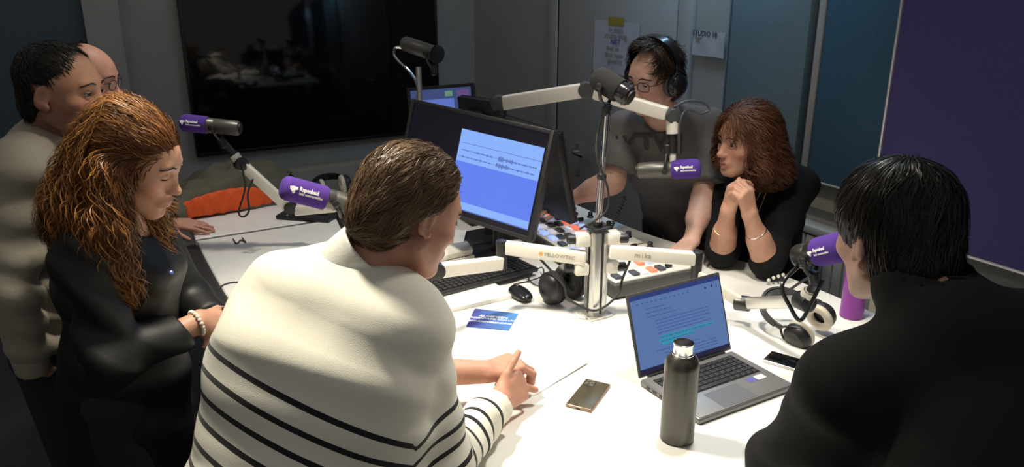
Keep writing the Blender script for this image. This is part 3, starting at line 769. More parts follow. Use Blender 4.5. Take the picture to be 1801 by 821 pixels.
for r in range(6):
    nk = 14
    for c in range(nk):
        if r == 5 and 4 <= c <= 8:
            if c != 4: continue
            w = 0.0192 * 5
            bx_ = MB(); bx_.box((0, 0, 0.001), (w, 0.0145, 0.0022), 0.0007, np.eye(4)); o = bx_.build('space_bar', 'key', lap); xx = -0.1375 + 6 * 0.0203 
        else:
            xx = -0.1325 + c * 0.0203
            if kp is None:
                bx_ = MB(); bx_.box((0, 0, 0.001), (0.0172, 0.0145, 0.0022), 0.0007); kp = bx_.build('key', 'key', lap); o = kp
            else:
                o = kp.copy(); COL.objects.link(o); o.parent = lap
        y = -0.031 - r * 0.0178
        p = BT @ np.array([xx, y, 0.0195, 1]); o.matrix_local = Matrix((np.vstack([np.column_stack([BT[:3, :3], p[:3]]), [0, 0, 0, 1]])).tolist())
b = MB(); b.box((-0.02, -0.182, 0.0193), (0.115, 0.075, 0.0005), 0, BT); b.build('touchpad', 'laptop', lap)
b = MB(); b.box((0.118, -0.152, 0.0193), (0.030, 0.020, 0.0005), 0, BT); b.build('sticker', 'print_white', lap)
b = MB(); b.box((0.085, -0.152, 0.0193), (0.026, 0.022, 0.0005), 0, BT); b.build('sticker', 'print_blue', lap)
b = MB(); b.tube([(-LW / 2 + 0.03, 0.0, 0.018), (LW / 2 - 0.03, 0.0, 0.018)], 0.006, 12, BT); b.build('hinge', 'plastic_black', lap)
for k, x in enumerate((-LW / 2 - 0.0005,)):
    for yy, ww in ((-0.035, 0.012), (-0.06, 0.014), (-0.085, 0.009)):
        b = MB(); b.box((x, yy, 0.010), (0.002, ww, 0.005), 0, BT); b.build('port', 'tv_black', lap)
tl = math.radians(19)
upv = np.array([0, 0, 1.0]) * math.cos(tl) - ndir * math.sin(tl); nv = ndir * math.cos(tl) + np.array([0, 0, 1.0]) * math.sin(tl)
ST = np.eye(4); ST[:3, 0] = hdir; ST[:3, 1] = upv; ST[:3, 2] = nv; ST[:3, 3] = hl + hdir * LW / 2 + np.array([0, 0, 0.009]) + upv * LH / 2
ST = LTI @ ST
b = MB(); b.box((0, 0, -0.004), (LW, LH, 0.007), 0.003, ST); lid = b.build('lid', 'plastic_grey', lap)
M['lap_bg'] = emat('laptop_page_blue', (0.125, 0.225, 0.50), 0.74); M['lap_bar'] = emat('laptop_bar_blue', (0.03, 0.05, 0.22), 0.8)
M['lap_ink'] = emat('laptop_text', (0.065, 0.11, 0.33), 0.8); M['lap_mark'] = emat('laptop_highlight', (0.02, 0.36, 0.50), 0.8); M['lap_dark'] = emat('laptop_dark', (0.02, 0.02, 0.07), 0.6)
w2, h2 = LW / 2 - 0.007, LH / 2 - 0.008
rc = [(-w2, -h2 + 0.012, w2, h2, 0), (-w2, h2 - 0.012, w2, h2, 1), (-w2, -h2, w2, -h2 + 0.012, 4)]
rnd = random.Random(5)
y = h2 - 0.026
for i in range(12): rc.append((-w2 + 0.02 + i * 0.016, y, -w2 + 0.026 + i * 0.016, y + 0.0035, 2))
rc += [(w2 - 0.06, y - 0.002, w2 - 0.054, y + 0.004, 4), (w2 - 0.035, y - 0.002, w2 - 0.030, y + 0.006, 4)]
def textline(x0, x1, yy, k=2, hgt=0.0022):
    x = x0
    while x < x1:
        w_ = rnd.uniform(0.006, 0.018); rc.append((x, yy, min(x + w_, x1), yy + hgt, k)); x += w_ + 0.0022
for i, (x0, x1) in enumerate(((-0.115, -0.05), (-0.115, -0.03), (-0.115, -0.015))): textline(x0, x1, 0.062 - i * 0.011)
for i in range(5): textline(-0.09, 0.10 - 0.02 * (i == 3), 0.026 - i * 0.0085)
rc += [(-0.09, -0.022, 0.105, -0.0150, 3), (-0.095, -0.032, 0.03, -0.0245, 3), (-0.085, -0.0395, -0.02, -0.0335, 3)]
textline(-0.09, 0.10, -0.020); textline(-0.09, 0.025, -0.030)
textline(-0.11, 0.04, -0.052)
for i in range(4): textline(-0.085, 0.10 - 0.03 * (i == 3), -0.062 - i * 0.0078)
rects_mesh(rc, ['lap_bg', 'lap_bar', 'lap_ink', 'lap_mark', 'lap_dark'], 0.0004, lid, 'screen_image', ST)
tag(lap, 'open grey laptop showing a blue tinted text document with turquoise marking', 'laptop')

# ------------------------------------------------------------------ bottles
bp_ = onz(1190, 770, TZ)
bot = empty('water_bottle', tuple(bp_)); R_ = 0.040
M['bottle'] = mat('dark_steel_bottle', (0.105, 0.10, 0.092), 0.30, metal=0.8, noise=0.04, nscale=40)
b = MB(); b.lathe([(R_ * 0.9, 0), (R_, 0.004), (R_, 0.19), (R_ * 0.985, 0.198), (R_ * 0.93, 0.206), (R_ * 0.82, 0.214), (R_ * 0.68, 0.220), (R_ * 0.60, 0.223)], 48); b.build('body', 'bottle', bot)
b = MB(); b.lathe([(0.025, 0.219), (0.025, 0.224), (0.0225, 0.226), (0.0225, 0.243), (0.0235, 0.246), (0.0235, 0.250), (0.021, 0.251), (0.0205, 0.244), (0.0205, 0.212), (0.008, 0.210)], 40); b.build('neck', 'chrome', bot)['label'] = 'polished open bottle neck'
tag(bot, 'open dark steel water bottle standing in front of the laptop', 'bottle')
pb = onz(1497, 556, TZ)
bo2 = empty('water_bottle', tuple(pb))
M['bottle_purple'] = mat('purple_plastic', (0.24, 0.035, 0.30), 0.35, noise=0.06, nscale=30)
b = MB(); b.lathe([(0.033, 0), (0.036, 0.004), (0.036, 0.05), (0.035, 0.06), (0.036, 0.07), (0.036, 0.205), (0.033, 0.222), (0.024, 0.232)], 36); b.build('body', 'bottle_purple', bo2)
b = MB(); b.lathe([(0.024, 0.230), (0.024, 0.242), (0.013, 0.247), (0.010, 0.262), (0.007, 0.264)], 28); b.build('cap', 'print_white', bo2)
tag(bo2, 'purple drinking bottle half hidden by the black haired person', 'bottle')

# ------------------------------------------------------------------ telephones, paper, card
def slab_phone(name, px, py, ang, m, front, label, L=0.147, W=0.071, lens=True):
    p = onz(px, py, TZ); r = empty(name, tuple(p)); r.rotation_euler = (0, 0, ang)
    b = MB(); b.box((0, 0, 0.0045), (L, W, 0.008), 0.0035, None, 3); b.build('shell', m, r)
    b = MB(); b.box((0, 0, 0.0086), (L - 0.006, W - 0.006, 0.0008), 0.0003); b.build('face', front, r)
    if lens:
        b = MB(); b.box((L / 2 - 0.022, W / 2 - 0.020, 0.0098), (0.030, 0.026, 0.002), 0.0008); b.build('camera_bump', front, r)
        for dx, dy in ((0.006, 0.005), (-0.007, 0.005), (0, -0.006)):
            b = MB(); b.lathe([(0.005, 0.0105), (0.005, 0.0118), (0.003, 0.012)], 16, np.array(Matrix.Translation((L / 2 - 0.022 + dx, W / 2 - 0.020 + dy, 0)))); b.build('lens', 'chrome', r)
        b = MB(); b.box((-L / 2 - 0.0003, 0, 0.0045), (0.001, 0.009, 0.003)); b.build('charging_port', 'tv_black', r)
    return tag(r, label, 'phone', 'telephones on the table')
M['phone_gold'] = mat('bronze_phone', (0.13, 0.11, 0.07), 0.35, metal=0.6, noise=0.25, nscale=25)
M['phone_edge'] = mat('copper_phone_edge', (0.40, 0.27, 0.20), 0.3, metal=0.7)
slab_phone('mobile_phone', 1035, 697, math.radians(64), 'phone_edge', 'phone_gold', 'bronze coloured phone lying face down in front of the striped man')
ph2 = slab_phone('mobile_phone', 1388, 640, math.radians(-38), 'silver', 'tv_glass', 'silver edged phone with black screen next to the laptop', L=0.13, lens=False)
cp = onz(866, 562, TZ); cd = empty('leaflet', tuple(cp)); bpy.context.view_layer.update(); cti = np.linalg.inv(np.array(cd.matrix_world))
cq = [onz(820, 575, TZ), onz(895, 582, TZ), onz(912, 552, TZ), onz(835, 543, TZ)]
m = bpy.data.materials.new('leaflet_print'); m.use_nodes = True; nt = m.node_tree; bs = nt.nodes['Principled BSDF']; bs.inputs['Roughness'].default_value = 0.35
tcn = nt.nodes.new('ShaderNodeTexCoord'); sep = nt.nodes.new('ShaderNodeSeparateXYZ'); rmp = nt.nodes.new('ShaderNodeValToRGB'); mr = nt.nodes.new('ShaderNodeMapRange')
nt.links.new(tcn.outputs['Object'], sep.inputs[0]); nt.links.new(sep.outputs['X'], mr.inputs['Value']); mr.inputs['From Min'].default_value = -0.09; mr.inputs['From Max'].default_value = 0.09
rmp.color_ramp.elements[0].color = (0.055, 0.035, 0.24, 1); rmp.color_ramp.elements[1].color = (0.09, 0.26, 0.60, 1)
nt.links.new(mr.outputs[0], rmp.inputs[0]); nt.links.new(rmp.outputs[0], bs.inputs['Base Color']); M['leaflet'] = m
b = MB(); pts = [np.array(p) for p in cq]; b.add([p + [0, 0, 0.0006] for p in pts] + [p + [0, 0, 0.0018] for p in pts], [[3, 2, 1, 0], [4, 5, 6, 7], [0, 1, 5, 4], [1, 2, 6, 5], [2, 3, 7, 6], [3, 0, 4, 7]], cti); b.build('card', 'leaflet', cd, smooth=0)
ex_ = (pts[1] - pts[0]); ex_ /= np.linalg.norm(ex_); ccn = sum(pts) / 4; eyv = np.array([-ex_[1], ex_[0], 0])
for s, size, dx, dy in (('ALGEMEEN', 0.019, 0.0, 0.020), ('PRESENTATIE VAN UW', 0.015, 0.0, 0.002), ('@STUDIOVERBINDING', 0.014, -0.004, -0.022)):
    v_, f_ = text_mesh(s, size, 0.0002, bold=0.0003); TT = np.eye(4); TT[:3, 0] = ex_; TT[:3, 1] = eyv; TT[:3, 3] = ccn + ex_ * dx + eyv * dy + [0, 0, 0.0022]
    b = MB(); b.add(v_, f_, cti @ TT); b.build('lettering', 'print_white', cd, smooth=0)
tag(cd, 'blue and violet printed leaflet lying left of the mouse', 'leaflet')
def paper(name, quad, label, curl=0.0):
    c = sum(quad) / 4; r = empty(name, tuple(c)); n = 8; vs = []; fs = []
    for j in range(n + 1):
        for i in range(n + 1):
            s, t = i / n, j / n
            p = (quad[0] * (1 - s) + quad[1] * s) * (1 - t) + (quad[3] * (1 - s) + quad[2] * s) * t - c
            vs.append((p[0], p[1], 0.0012 + curl * (abs(2 * s - 1) ** 3) * t))
    for j in range(n):
        for i in range(n):
            k = j * (n + 1) + i; fs.append([k, k + 1, k + n + 2, k + n + 1])
    n0 = len(vs); vs += [(x, y, z - 0.0010) for x, y, z in vs]; fs += [[i + n0 for i in f][::-1] for f in fs]
    b = MB(); b.add(vs, fs); b.build('sheet', 'paper', r); return tag(r, label, 'paper')
paper('paper_sheet', [onz(815, 660, TZ), onz(940, 696, TZ), onz(1035, 640, TZ), onz(905, 600, TZ)], 'white sheet of paper under the clasped hands of the striped man', 0.006)
k0 = np.array([-0.42, 2.86, TZ + 0.0])
paper('paper_sheet', [onz(735, 428, TZ + 0.02), onz(815, 428, TZ + 0.02), onz(820, 405, TZ + 0.02), onz(745, 405, TZ + 0.02)], 'white papers lying under the lower edge of the large monitor', 0.0).location.z = TZ + 0.02

# ------------------------------------------------------------------ keyboard and mouse
kb = empty('keyboard', (-0.125, 2.615, TZ + 0.016)); kb.rotation_euler = (0, 0, math.radians(35))
b = MB(); b.box((0, 0, 0.009), (0.44, 0.14, 0.016), 0.004); b.build('case', 'plastic_black', kb)
kk = None
for r in range(6):
    for c in range(21):
        if c in (15,) and r > 0: continue
        if kk is None:
            b = MB(); b.box((0, 0, 0.003), (0.0165, 0.0165, 0.007), 0.002); kk = b.build('key', 'key', kb); o = kk
        else: o = kk.copy(); COL.objects.link(o); o.parent = kb
        o.location = (-0.2 + c * 0.02, -0.052 + r * 0.0205, 0.017)
tag(kb, 'black keyboard lying below the large monitor', 'keyboard')
mp_ = onz(916, 524, TZ); ms = empty('computer_mouse', tuple(mp_)); ms.rotation_euler = (0, 0, math.radians(118))
b = MB(); seg = 24; prf = []
vs = []; fs = []; nl = 12; nr = 20
for i in range(nl + 1):
    t = i / nl; ph = t * math.pi
    for j in range(nr):
        a = 2 * math.pi * j / nr
        x = -0.055 * math.cos(ph); wy = 0.032 * math.sin(ph) ** 0.6 * (1 - 0.1 * math.cos(ph)); hz_ = 0.019 * math.sin(ph) ** 0.55 * (1 - 0.25 * -math.cos(ph) * -1)
        vs.append((x, wy * math.cos(a), max(0.001, 0.016 + hz_ * math.sin(a))))
for i in range(nl):
    for j in range(nr):
        j2 = (j + 1) % nr; fs.append([i * nr + j, i * nr + j2, (i + 1) * nr + j2, (i + 1) * nr + j])
b.add(vs, fs); b.build('shell', 'plastic_gloss', ms)
b = MB(); b.lathe([(0.010, -0.003), (0.011, 0), (0.010, 0.003)], 20, zframe((0.03, 0, 0.030), (0, 1, 0))); b.build('wheel', 'plastic_grey', ms)
b = MB(); b.box((0.030, 0, 0.0335), (0.044, 0.0012, 0.002)); b.build('button_gap', 'tv_black', ms)
tag(ms, 'black computer mouse on the white table in front of the column', 'mouse')
mc = root_at('mouse_cable', (mp_[0], mp_[1] + 0.1, TZ))
ptube(mc, spline([onz(899, 513, TZ + 0.018), onz(905, 500, TZ + 0.006), onz(930, 494, TZ + 0.005), onz(955, 484, TZ + 0.03), onz(952, 470, TZ + 0.02), onz(930, 486, TZ + 0.012), onz(940, 500, TZ + 0.006), onz(968, 505, TZ + 0.005), onz(985, 498, TZ + 0.005)], 60), 0.0022, 'rubber', 'cord', 8)
tag(mc, 'thin black mouse cable coiling towards the column', 'cable', 'black cables')
for pts_, lb_ in (([onz(383, 508, TZ + .003), onz(395, 500, TZ + .003), onz(415, 496, TZ + .003), onz(450, 500, TZ + .003)], 'short dark cable lying near the black table edge'),
                  ([onz(410, 420, TZ + .004), onz(416, 428, TZ + .004), onz(424, 422, TZ + .004), onz(432, 426, TZ + .004), onz(426, 418, TZ + .004)], 'small coil of wire at the seam of the table')):
    cb = root_at('loose_cable', tuple(pts_[0])); ptube(cb, spline(pts_, 24), 0.0028, 'plastic_grey', 'cord', 8); tag(cb, lb_, 'cable', 'black cables')

# ------------------------------------------------------------------ headphones
def headphones(name, T, spread, cushion, label, band_up=0.105, cup_r=0.042, shell='plastic_black', tiltc=0.0, loc=None, hangs=False):
    """local frame: x from one ear cup to the other, z towards the crown of the band"""
    root = empty(name, T=T); bpy.context.view_layer.update()
    for s in (-1, 1):
        c = np.array([s * spread, 0, 0]); ax = np.array([s, 0, tiltc * s])
        F = zframe(c, ax, (0, 1, 0))
        b = MB(); b.lathe([(cup_r * 0.55, 0.004), (cup_r * 0.98, 0.002), (cup_r, 0.010), (cup_r * 0.94, 0.022), (cup_r * 0.74, 0.032), (cup_r * 0.35, 0.036)], 32, F); cup = b.build('ear_cup', shell, root)
        b = MB(); n = 28; vs = []; fs = []
        for i in range(n):
            a = 2 * math.pi * i / n
            for j in range(10):
                q = 2 * math.pi * j / 10; rr = cup_r * 0.76 + 0.0125 * math.cos(q)
                vs.append((rr * math.cos(a), rr * math.sin(a) * 1.05, -0.006 + 0.012 * math.sin(q)))
        for i in range(n):
            for j in range(10):
                fs.append([i * 10 + j, ((i + 1) % n) * 10 + j, ((i + 1) % n) * 10 + (j + 1) % 10, i * 10 + (j + 1) % 10])
        b.add(vs, fs, F); b.build('ear_cushion', cushion, root)
        b = MB(); b.tube(spline([c + [s * 0.010, -cup_r * 0.98, 0.0], c + [s * 0.022, -cup_r * 0.75, 0.030], c + [s * 0.020, 0, cup_r + 0.008], c + [s * 0.022, cup_r * 0.75, 0.030], c + [s * 0.010, cup_r * 0.98, 0.0]], 24), 0.0035, 8); b.build('yoke', shell, root)
        b = MB(); b.box((s * (spread + 0.018), 0, cup_r + 0.022), (0.007, 0.020, 0.035), 0.003); b.build('slider', 'plastic_black', root)
    b = MB(); vs = []; fs = []; n = 28
    x0 = spread + 0.017; z0 = cup_r + 0.03
    for i in range(n + 1):
        a = math.pi * i / n
        for dy, dr in ((-0.014, 0), (0.014, 0), (0.014, 0.008), (-0.014, 0.008)):
            vs.append(((x0 + dr) * math.cos(a), dy * (0.7 + 0.5 * math.sin(a)), z0 + (band_up + dr) * math.sin(a)))
    for i in range(n):
        for j in range(4):
            j2 = (j + 1) % 4; fs.append([i * 4 + j, i * 4 + j2, (i + 1) * 4 + j2, (i + 1) * 4 + j])
    fs += [[0, 1, 2, 3], [n * 4 + 3, n * 4 + 2, n * 4 + 1, n * 4]]
    b.add(vs, fs); b.build('headband', shell, root)
    b = MB(); vs = []; fs = []
    for i in range(n + 1):
        a = math.pi * (0.22 + 0.56 * i / n)
        for dy, dr in ((-0.013, -0.007), (0.013, -0.007), (0.013, -0.0003), (-0.013, -0.0003)):
            vs.append(((x0 + dr) * math.cos(a), dy, z0 + (band_up + dr) * math.sin(a)))
    for i in range(n):
        for j in range(4):
            j2 = (j + 1) % 4; fs.append([i * 4 + j, i * 4 + j2, (i + 1) * 4 + j2, (i + 1) * 4 + j])
    fs += [[0, 1, 2, 3], [n * 4 + 3, n * 4 + 2, n * 4 + 1, n * 4]]
    b.add(vs, fs); b.build('band_padding', 'plastic_black', root)
    return tag(root, label, 'headphones', 'headphones')
# lying on the table right of the laptop, cup towards us upright on its rim, band to the left
hp = onz(1405, 602, TZ)
headphones('headphones', frame(hp + np.array([0.035, 0.02, 0.045]), (0.35, 0.25, 0.16), (-0.90, 0.15, 0.02)), 0.050, 'leather_beige', 'headphones with pale cushions lying beside the purple bottle', 0.085, 0.043)
hp2 = onz(985, 532, TZ)
headphones('headphones', frame(hp2 + np.array([0.01, 0.02, 0.056]), (0.80, 0.55, 0.0), (0.30, -0.25, 0.55)), 0.040, 'foam_black', 'black headphones standing against the microphone column', 0.03, 0.055, tiltc=0.0)
hp3 = onz(590, 345, TZ)
headphones('headphones', frame(hp3 + np.array([-0.01, 0.0, 0.05]), (0.85, 0.4, 0.1), (0.1, 0.5, 0.05)), 0.055, 'leather_beige', 'headphones with pale cushions behind the purple microphone', 0.09, 0.042)

# ------------------------------------------------------------------ small things on the table
bx0 = onz(792, 458, TZ + 0.016); sb = empty('socket_box', tuple(bx0)); sb.rotation_euler = (0, 0, math.radians(35))
b = MB(); b.prism([(-0.075, -0.05), (0.075, -0.05), (0.075, 0.05), (-0.075, 0.05)], 0, 0.02); b.box((0, 0.0, 0.035), (0.15, 0.055, 0.055), 0.008, np.array(Matrix.Rotation(math.radians(25), 4, 'X'))); b.build('case', 'white_arm', sb)
F = np.array(Matrix.Rotation(math.radians(25), 4, 'X')) @ zframe((0.035, -0.028, 0.035), (0, -1, 0))
b = MB(); b.lathe([(0.019, 0.0), (0.019, 0.002), (0.016, 0.002), (0.015, -0.006)], 28, F, True); b.build('socket', 'con_top', sb)
for s in (-1, 1):
    b = MB(); b.lathe([(0.0025, 0.0), (0.0025, 0.0026)], 10, F @ np.array(Matrix.Translation((s * 0.007, 0, 0)))); b.build('socket_hole', 'tv_black', sb)
tag(sb, 'white table socket box below the large monitor beside the striped man\u2019s face', 'socket box')
dv = onz(1090, 512, TZ); de = empty('talkback_box', tuple(dv)); de.rotation_euler = (0, 0, ROOM_ROT)
b = MB(); b.box((0, 0, 0.018), (0.075, 0.065, 0.036), 0.006); b.build('case', 'plastic_black', de)
b = MB(); b.box((0, -0.033, 0.02), (0.055, 0.002, 0.012)); b.build('label_strip', 'print_grey', de)
for dx in (-0.024, 0.0, 0.024):
    b = MB(); b.lathe([(0.008, 0.035), (0.008, 0.042), (0.006, 0.047)], 14, np.array(Matrix.Translation((dx, 0.01, 0)))); b.build('knob', 'plastic_black', de)
tag(de, 'small black control box between the column and the laptop', 'control box')
tv_ = onz(545, 380, TZ); tr = empty('tray', tuple(tv_)); tr.rotation_euler = (0, 0, math.radians(-12))
b = MB(); b.box((0, 0, 0.010), (0.25, 0.16, 0.02), 0.006); b.build('case', 'plastic_black', tr)
b = MB(); b.box((0.0, 0.01, 0.024), (0.19, 0.10, 0.012), 0.004); b.build('lid', 'steel_dark', tr)
b = MB(); b.lathe([(0.006, 0.02), (0.006, 0.024)], 12, np.array(Matrix.Translation((-0.07, -0.07, 0)))); b.build('button', 'silver', tr)
tag(tr, 'flat black case on the table under the purple microphone', 'case')

# ------------------------------------------------------------------ jacket: olive outside with an orange lining
def cloth_sheet(name, f, nu, nv, m, thick=0.012, parent=None):
    vs = []; fs = []
    for j in range(nv + 1):
        for i in range(nu + 1): vs.append(f(i / nu, j / nv))
    V = np.array(vs)
    for j in range(nv):
        for i in range(nu):
            k = j * (nu + 1) + i; fs.append([k, k + 1, k + nu + 2, k + nu + 1])
    b = MB(); b.add(V, fs); o = b.build(name, m, parent, smooth=180)
    md = o.modifiers.new('thickness', 'SOLIDIFY'); md.thickness = thick; md.offset = -1
    s = o.modifiers.new('soft', 'SUBSURF'); s.levels = 1; s.render_levels = 1
    return o
jp = onz(400, 365, TZ)
jk = empty('jacket', tuple(jp))
def nz(x, y, s=1.0): return (math.sin(7.1 * x * s + 1.3) * math.cos(5.3 * y * s + 0.4) + 0.6 * math.sin(13.7 * x * s + 4 * y) + 0.4 * math.cos(17 * y * s - 5 * x)) / 2
p00, p10, p01, p11 = onz(285, 396, TZ), onz(510, 350, TZ), onz(285, 348, TZ), onz(520, 330, TZ)
def jf(s, t):
    p = (p00 * (1 - s) + p10 * s) * (1 - t) + (p01 * (1 - s) + p11 * s) * t - jp
    e = math.sin(math.pi * min(1, max(0, t))) ** 0.5 * (math.sin(math.pi * (0.06 + 0.88 * s)) ** 0.6)
    h = 0.02 + 0.19 * e * (0.62 + 0.50 * s) + 0.030 * nz(s * 2, t * 2) + 0.014 * nz(s * 5 + t * 2, t * 4 - s)
    return (p[0] + 0.01 * nz(s * 4, t * 3), p[1] + 0.02 * nz(s * 3, t), max(0.014, h))
cloth_sheet('shell', jf, 34, 20, 'olive', 0.012, jk)
q0, q1 = onz(330, 385, TZ), onz(486, 357, TZ)
def lf(s, t):
    p = q0 * (1 - s) + q1 * s - jp
    a = t * math.pi; w = 0.035 * (0.35 + 0.65 * math.sin(math.pi * (0.1 + 0.8 * s)))
    return (p[0] + 0.004 * nz(s * 6, t), p[1] - 0.025 + w * 1.2 * -math.cos(a) * 0.8 + 0.01 * nz(s * 5, t * 2), max(0.008, 0.012 + (0.055 + 0.045 * math.sin(math.pi * (0.12 + 0.8 * s))) * math.sin(a) + 0.007 * nz(s * 7, t * 2)))
cloth_sheet('lining', lf, 30, 10, 'orange', 0.006, jk)['label'] = 'bright orange jacket lining'
s0, s1 = onz(296, 408, TZ), onz(345, 385, TZ)
b = MB(); sl = spline([onz(300, 400, TZ) + [0, 0, .04], onz(340, 376, TZ) + [0, 0, .07], onz(395, 360, TZ) + [0, 0, .09], onz(450, 352, TZ) + [0, 0, .09]], 26) - jp
b.tube(sl, [0.045 + 0.012 * math.sin(i * 1.1) for i in range(26)], 14); b.build('sleeve', 'olive', jk)
tag(jk, 'olive green jacket with orange lining heaped at the far end of the table', 'jacket')
# ------------------------------------------------------------------ people: smooth solids meshed as one surface
V3 = lambda *a: np.array(a if len(a) == 3 else a[0], np.float64)
def nrm(v): v = np.asarray(v, float); return v / (np.linalg.norm(v) + 1e-12)
class Solid:
    """list of shapes blended into one distance field; ops are (kind, fn, lo, hi, k)"""
    def __init__(s): s.ops = []
    def _put(s, kind, fn, lo, hi, k): s.ops.append((kind, fn, np.asarray(lo, float), np.asarray(hi, float), k)); return s
    def cone(s, a, b, r1, r2, k=0.02, kind='u', flat=0.0):
        a = V3(a); b = V3(b); ba = b - a; L2 = ba @ ba; L = math.sqrt(L2)
        def fn(x, y, z):
            px, py, pz = x - a[0], y - a[1], z - a[2]
            t0 = (px * ba[0] + py * ba[1] + pz * ba[2]) / L2; t = np.clip(t0, 0, 1)
            d = np.sqrt((px - t * ba[0]) ** 2 + (py - t * ba[1]) ** 2 + (pz - t * ba[2]) ** 2) - (r1 + (r2 - r1) * t)
            if flat: d = np.maximum(d, (t0 - 1) * L)
            return d
        R = max(r1, r2)
        return s._put(kind, fn, np.minimum(a, b) - R, np.maximum(a, b) + R, k)
    def ell(s, c, r, R=None, k=0.02, kind='u'):
        c = V3(c); r = V3(r); R = np.eye(3) if R is None else np.asarray(R)
        def fn(x, y, z):
            px, py, pz = x - c[0], y - c[1], z - c[2]
            q = [R[0, i] * px + R[1, i] * py + R[2, i] * pz for i in range(3)]
            k0 = np.sqrt(sum((q[i] / r[i]) ** 2 for i in range(3))); k1 = np.sqrt(sum((q[i] / r[i] ** 2) ** 2 for i in range(3)))
            return k0 * (k0 - 1) / (k1 + 1e-9)
        e = np.sqrt(((R * r) ** 2).sum(1))
        return s._put(kind, fn, c - e, c + e, k)
    def ecap(s, a, b, w1, d1, w2, d2, side, k=0.03, kind='u'):
        """capsule of elliptic section: w along side, d across"""
        a = V3(a); b = V3(b); L = np.linalg.norm(b - a); zx = (b - a) / L
        sx = V3(side); sx = nrm(sx - zx * (sx @ zx)); sy = np.cross(zx, sx)
        def fn(x, y, z):
            px, py, pz = x - a[0], y - a[1], z - a[2]
            h = px * zx[0] + py * zx[1] + pz * zx[2]; t = np.clip(h / L, 0, 1); ex = h - t * L
            w = w1 + (w2 - w1) * t; d = d1 + (d2 - d1) * t; m = np.minimum(w, d)
            qx = (px * sx[0] + py * sx[1] + pz * sx[2]) / w; qy = (px * sy[0] + py * sy[1] + pz * sy[2]) / d
            return (np.sqrt(qx * qx + qy * qy + (ex / m) ** 2) - 1) * m
        R = max(w1, w2, d1, d2)
        return s._put(kind, fn, np.minimum(a, b) - R, np.maximum(a, b) + R, k)
    def local(s, other, T):
        """shapes of another solid given in a local frame T (rigid)"""
        Rm = T[:3, :3]; o = T[:3, 3]
        for kind, fn, lo, hi, k in other.ops:
            cs = np.array([[(lo, hi)[i][0], (lo, hi)[j][1], (lo, hi)[l][2]] for i in (0, 1) for j in (0, 1) for l in (0, 1)]) @ Rm.T + o
            def g(x, y, z, fn=fn):
                px, py, pz = x - o[0], y - o[1], z - o[2]
                return fn(Rm[0, 0] * px + Rm[1, 0] * py + Rm[2, 0] * pz, Rm[0, 1] * px + Rm[1, 1] * py + Rm[2, 1] * pz, Rm[0, 2] * px + Rm[1, 2] * py + Rm[2, 2] * pz)
            s._put(kind, g, cs.min(0), cs.max(0), k)
        return s
    @staticmethod
    def blend(kind, F, d, k):
        if kind == 'u':
            h = np.maximum(k - np.abs(F - d), 0) / k; return np.minimum(F, d) - h * h * k * 0.25
        d = -d; h = np.maximum(k - np.abs(F - d), 0) / k; return np.maximum(F, d) + h * h * k * 0.25
    def at(s, P):
        F = np.full(len(P), 1.0)
        for kind, fn, lo, hi, k in s.ops: F = s.blend(kind, F, fn(P[:, 0], P[:, 1], P[:, 2]), k)
        return F
    def grad(s, P, e=0.0015):
        g = np.stack([s.at(P + np.eye(3)[i] * e) - s.at(P - np.eye(3)[i] * e) for i in range(3)], 1)
        return g / (np.linalg.norm(g, axis=1)[:, None] + 1e-9)
    def mesh(s, step, fine=()):
        """surface nets on a grid that is finer inside the boxes in fine: (lo, hi, step)"""
        us = [o for o in s.ops if o[0] == 'u']
        lo = np.min([o[2] for o in us], 0) - 2.5 * step; hi = np.max([o[3] for o in us], 0) + 2.5 * step
        ax = []
        for i in range(3):
            x = lo[i]; xs = [x]
            while x < hi[i]:
                st = step
                for f in fine:
                    if f[0][i] - step < x < f[1][i]: st = min(st, f[2])
                x += st; xs.append(x)
            ax.append(np.array(xs))
        F = np.full([len(a) for a in ax], 0.5, np.float32)
        for kind, fn, l, h, k in s.ops:
            m = k + 0.03; sl = []
            for i in range(3):
                a0 = np.searchsorted(ax[i], l[i] - m); a1 = np.searchsorted(ax[i], h[i] + m); sl.append(slice(a0, max(a1, a0 + 1)))
            sl = tuple(sl)
            if F[sl].size == 0: continue
            X, Y, Z = ax[0][sl[0]][:, None, None].astype(np.float32), ax[1][sl[1]][None, :, None].astype(np.float32), ax[2][sl[2]][None, None, :].astype(np.float32)
            F[sl] = s.blend(kind, F[sl], fn(X, Y, Z), k)
        return surface_nets(F, ax)
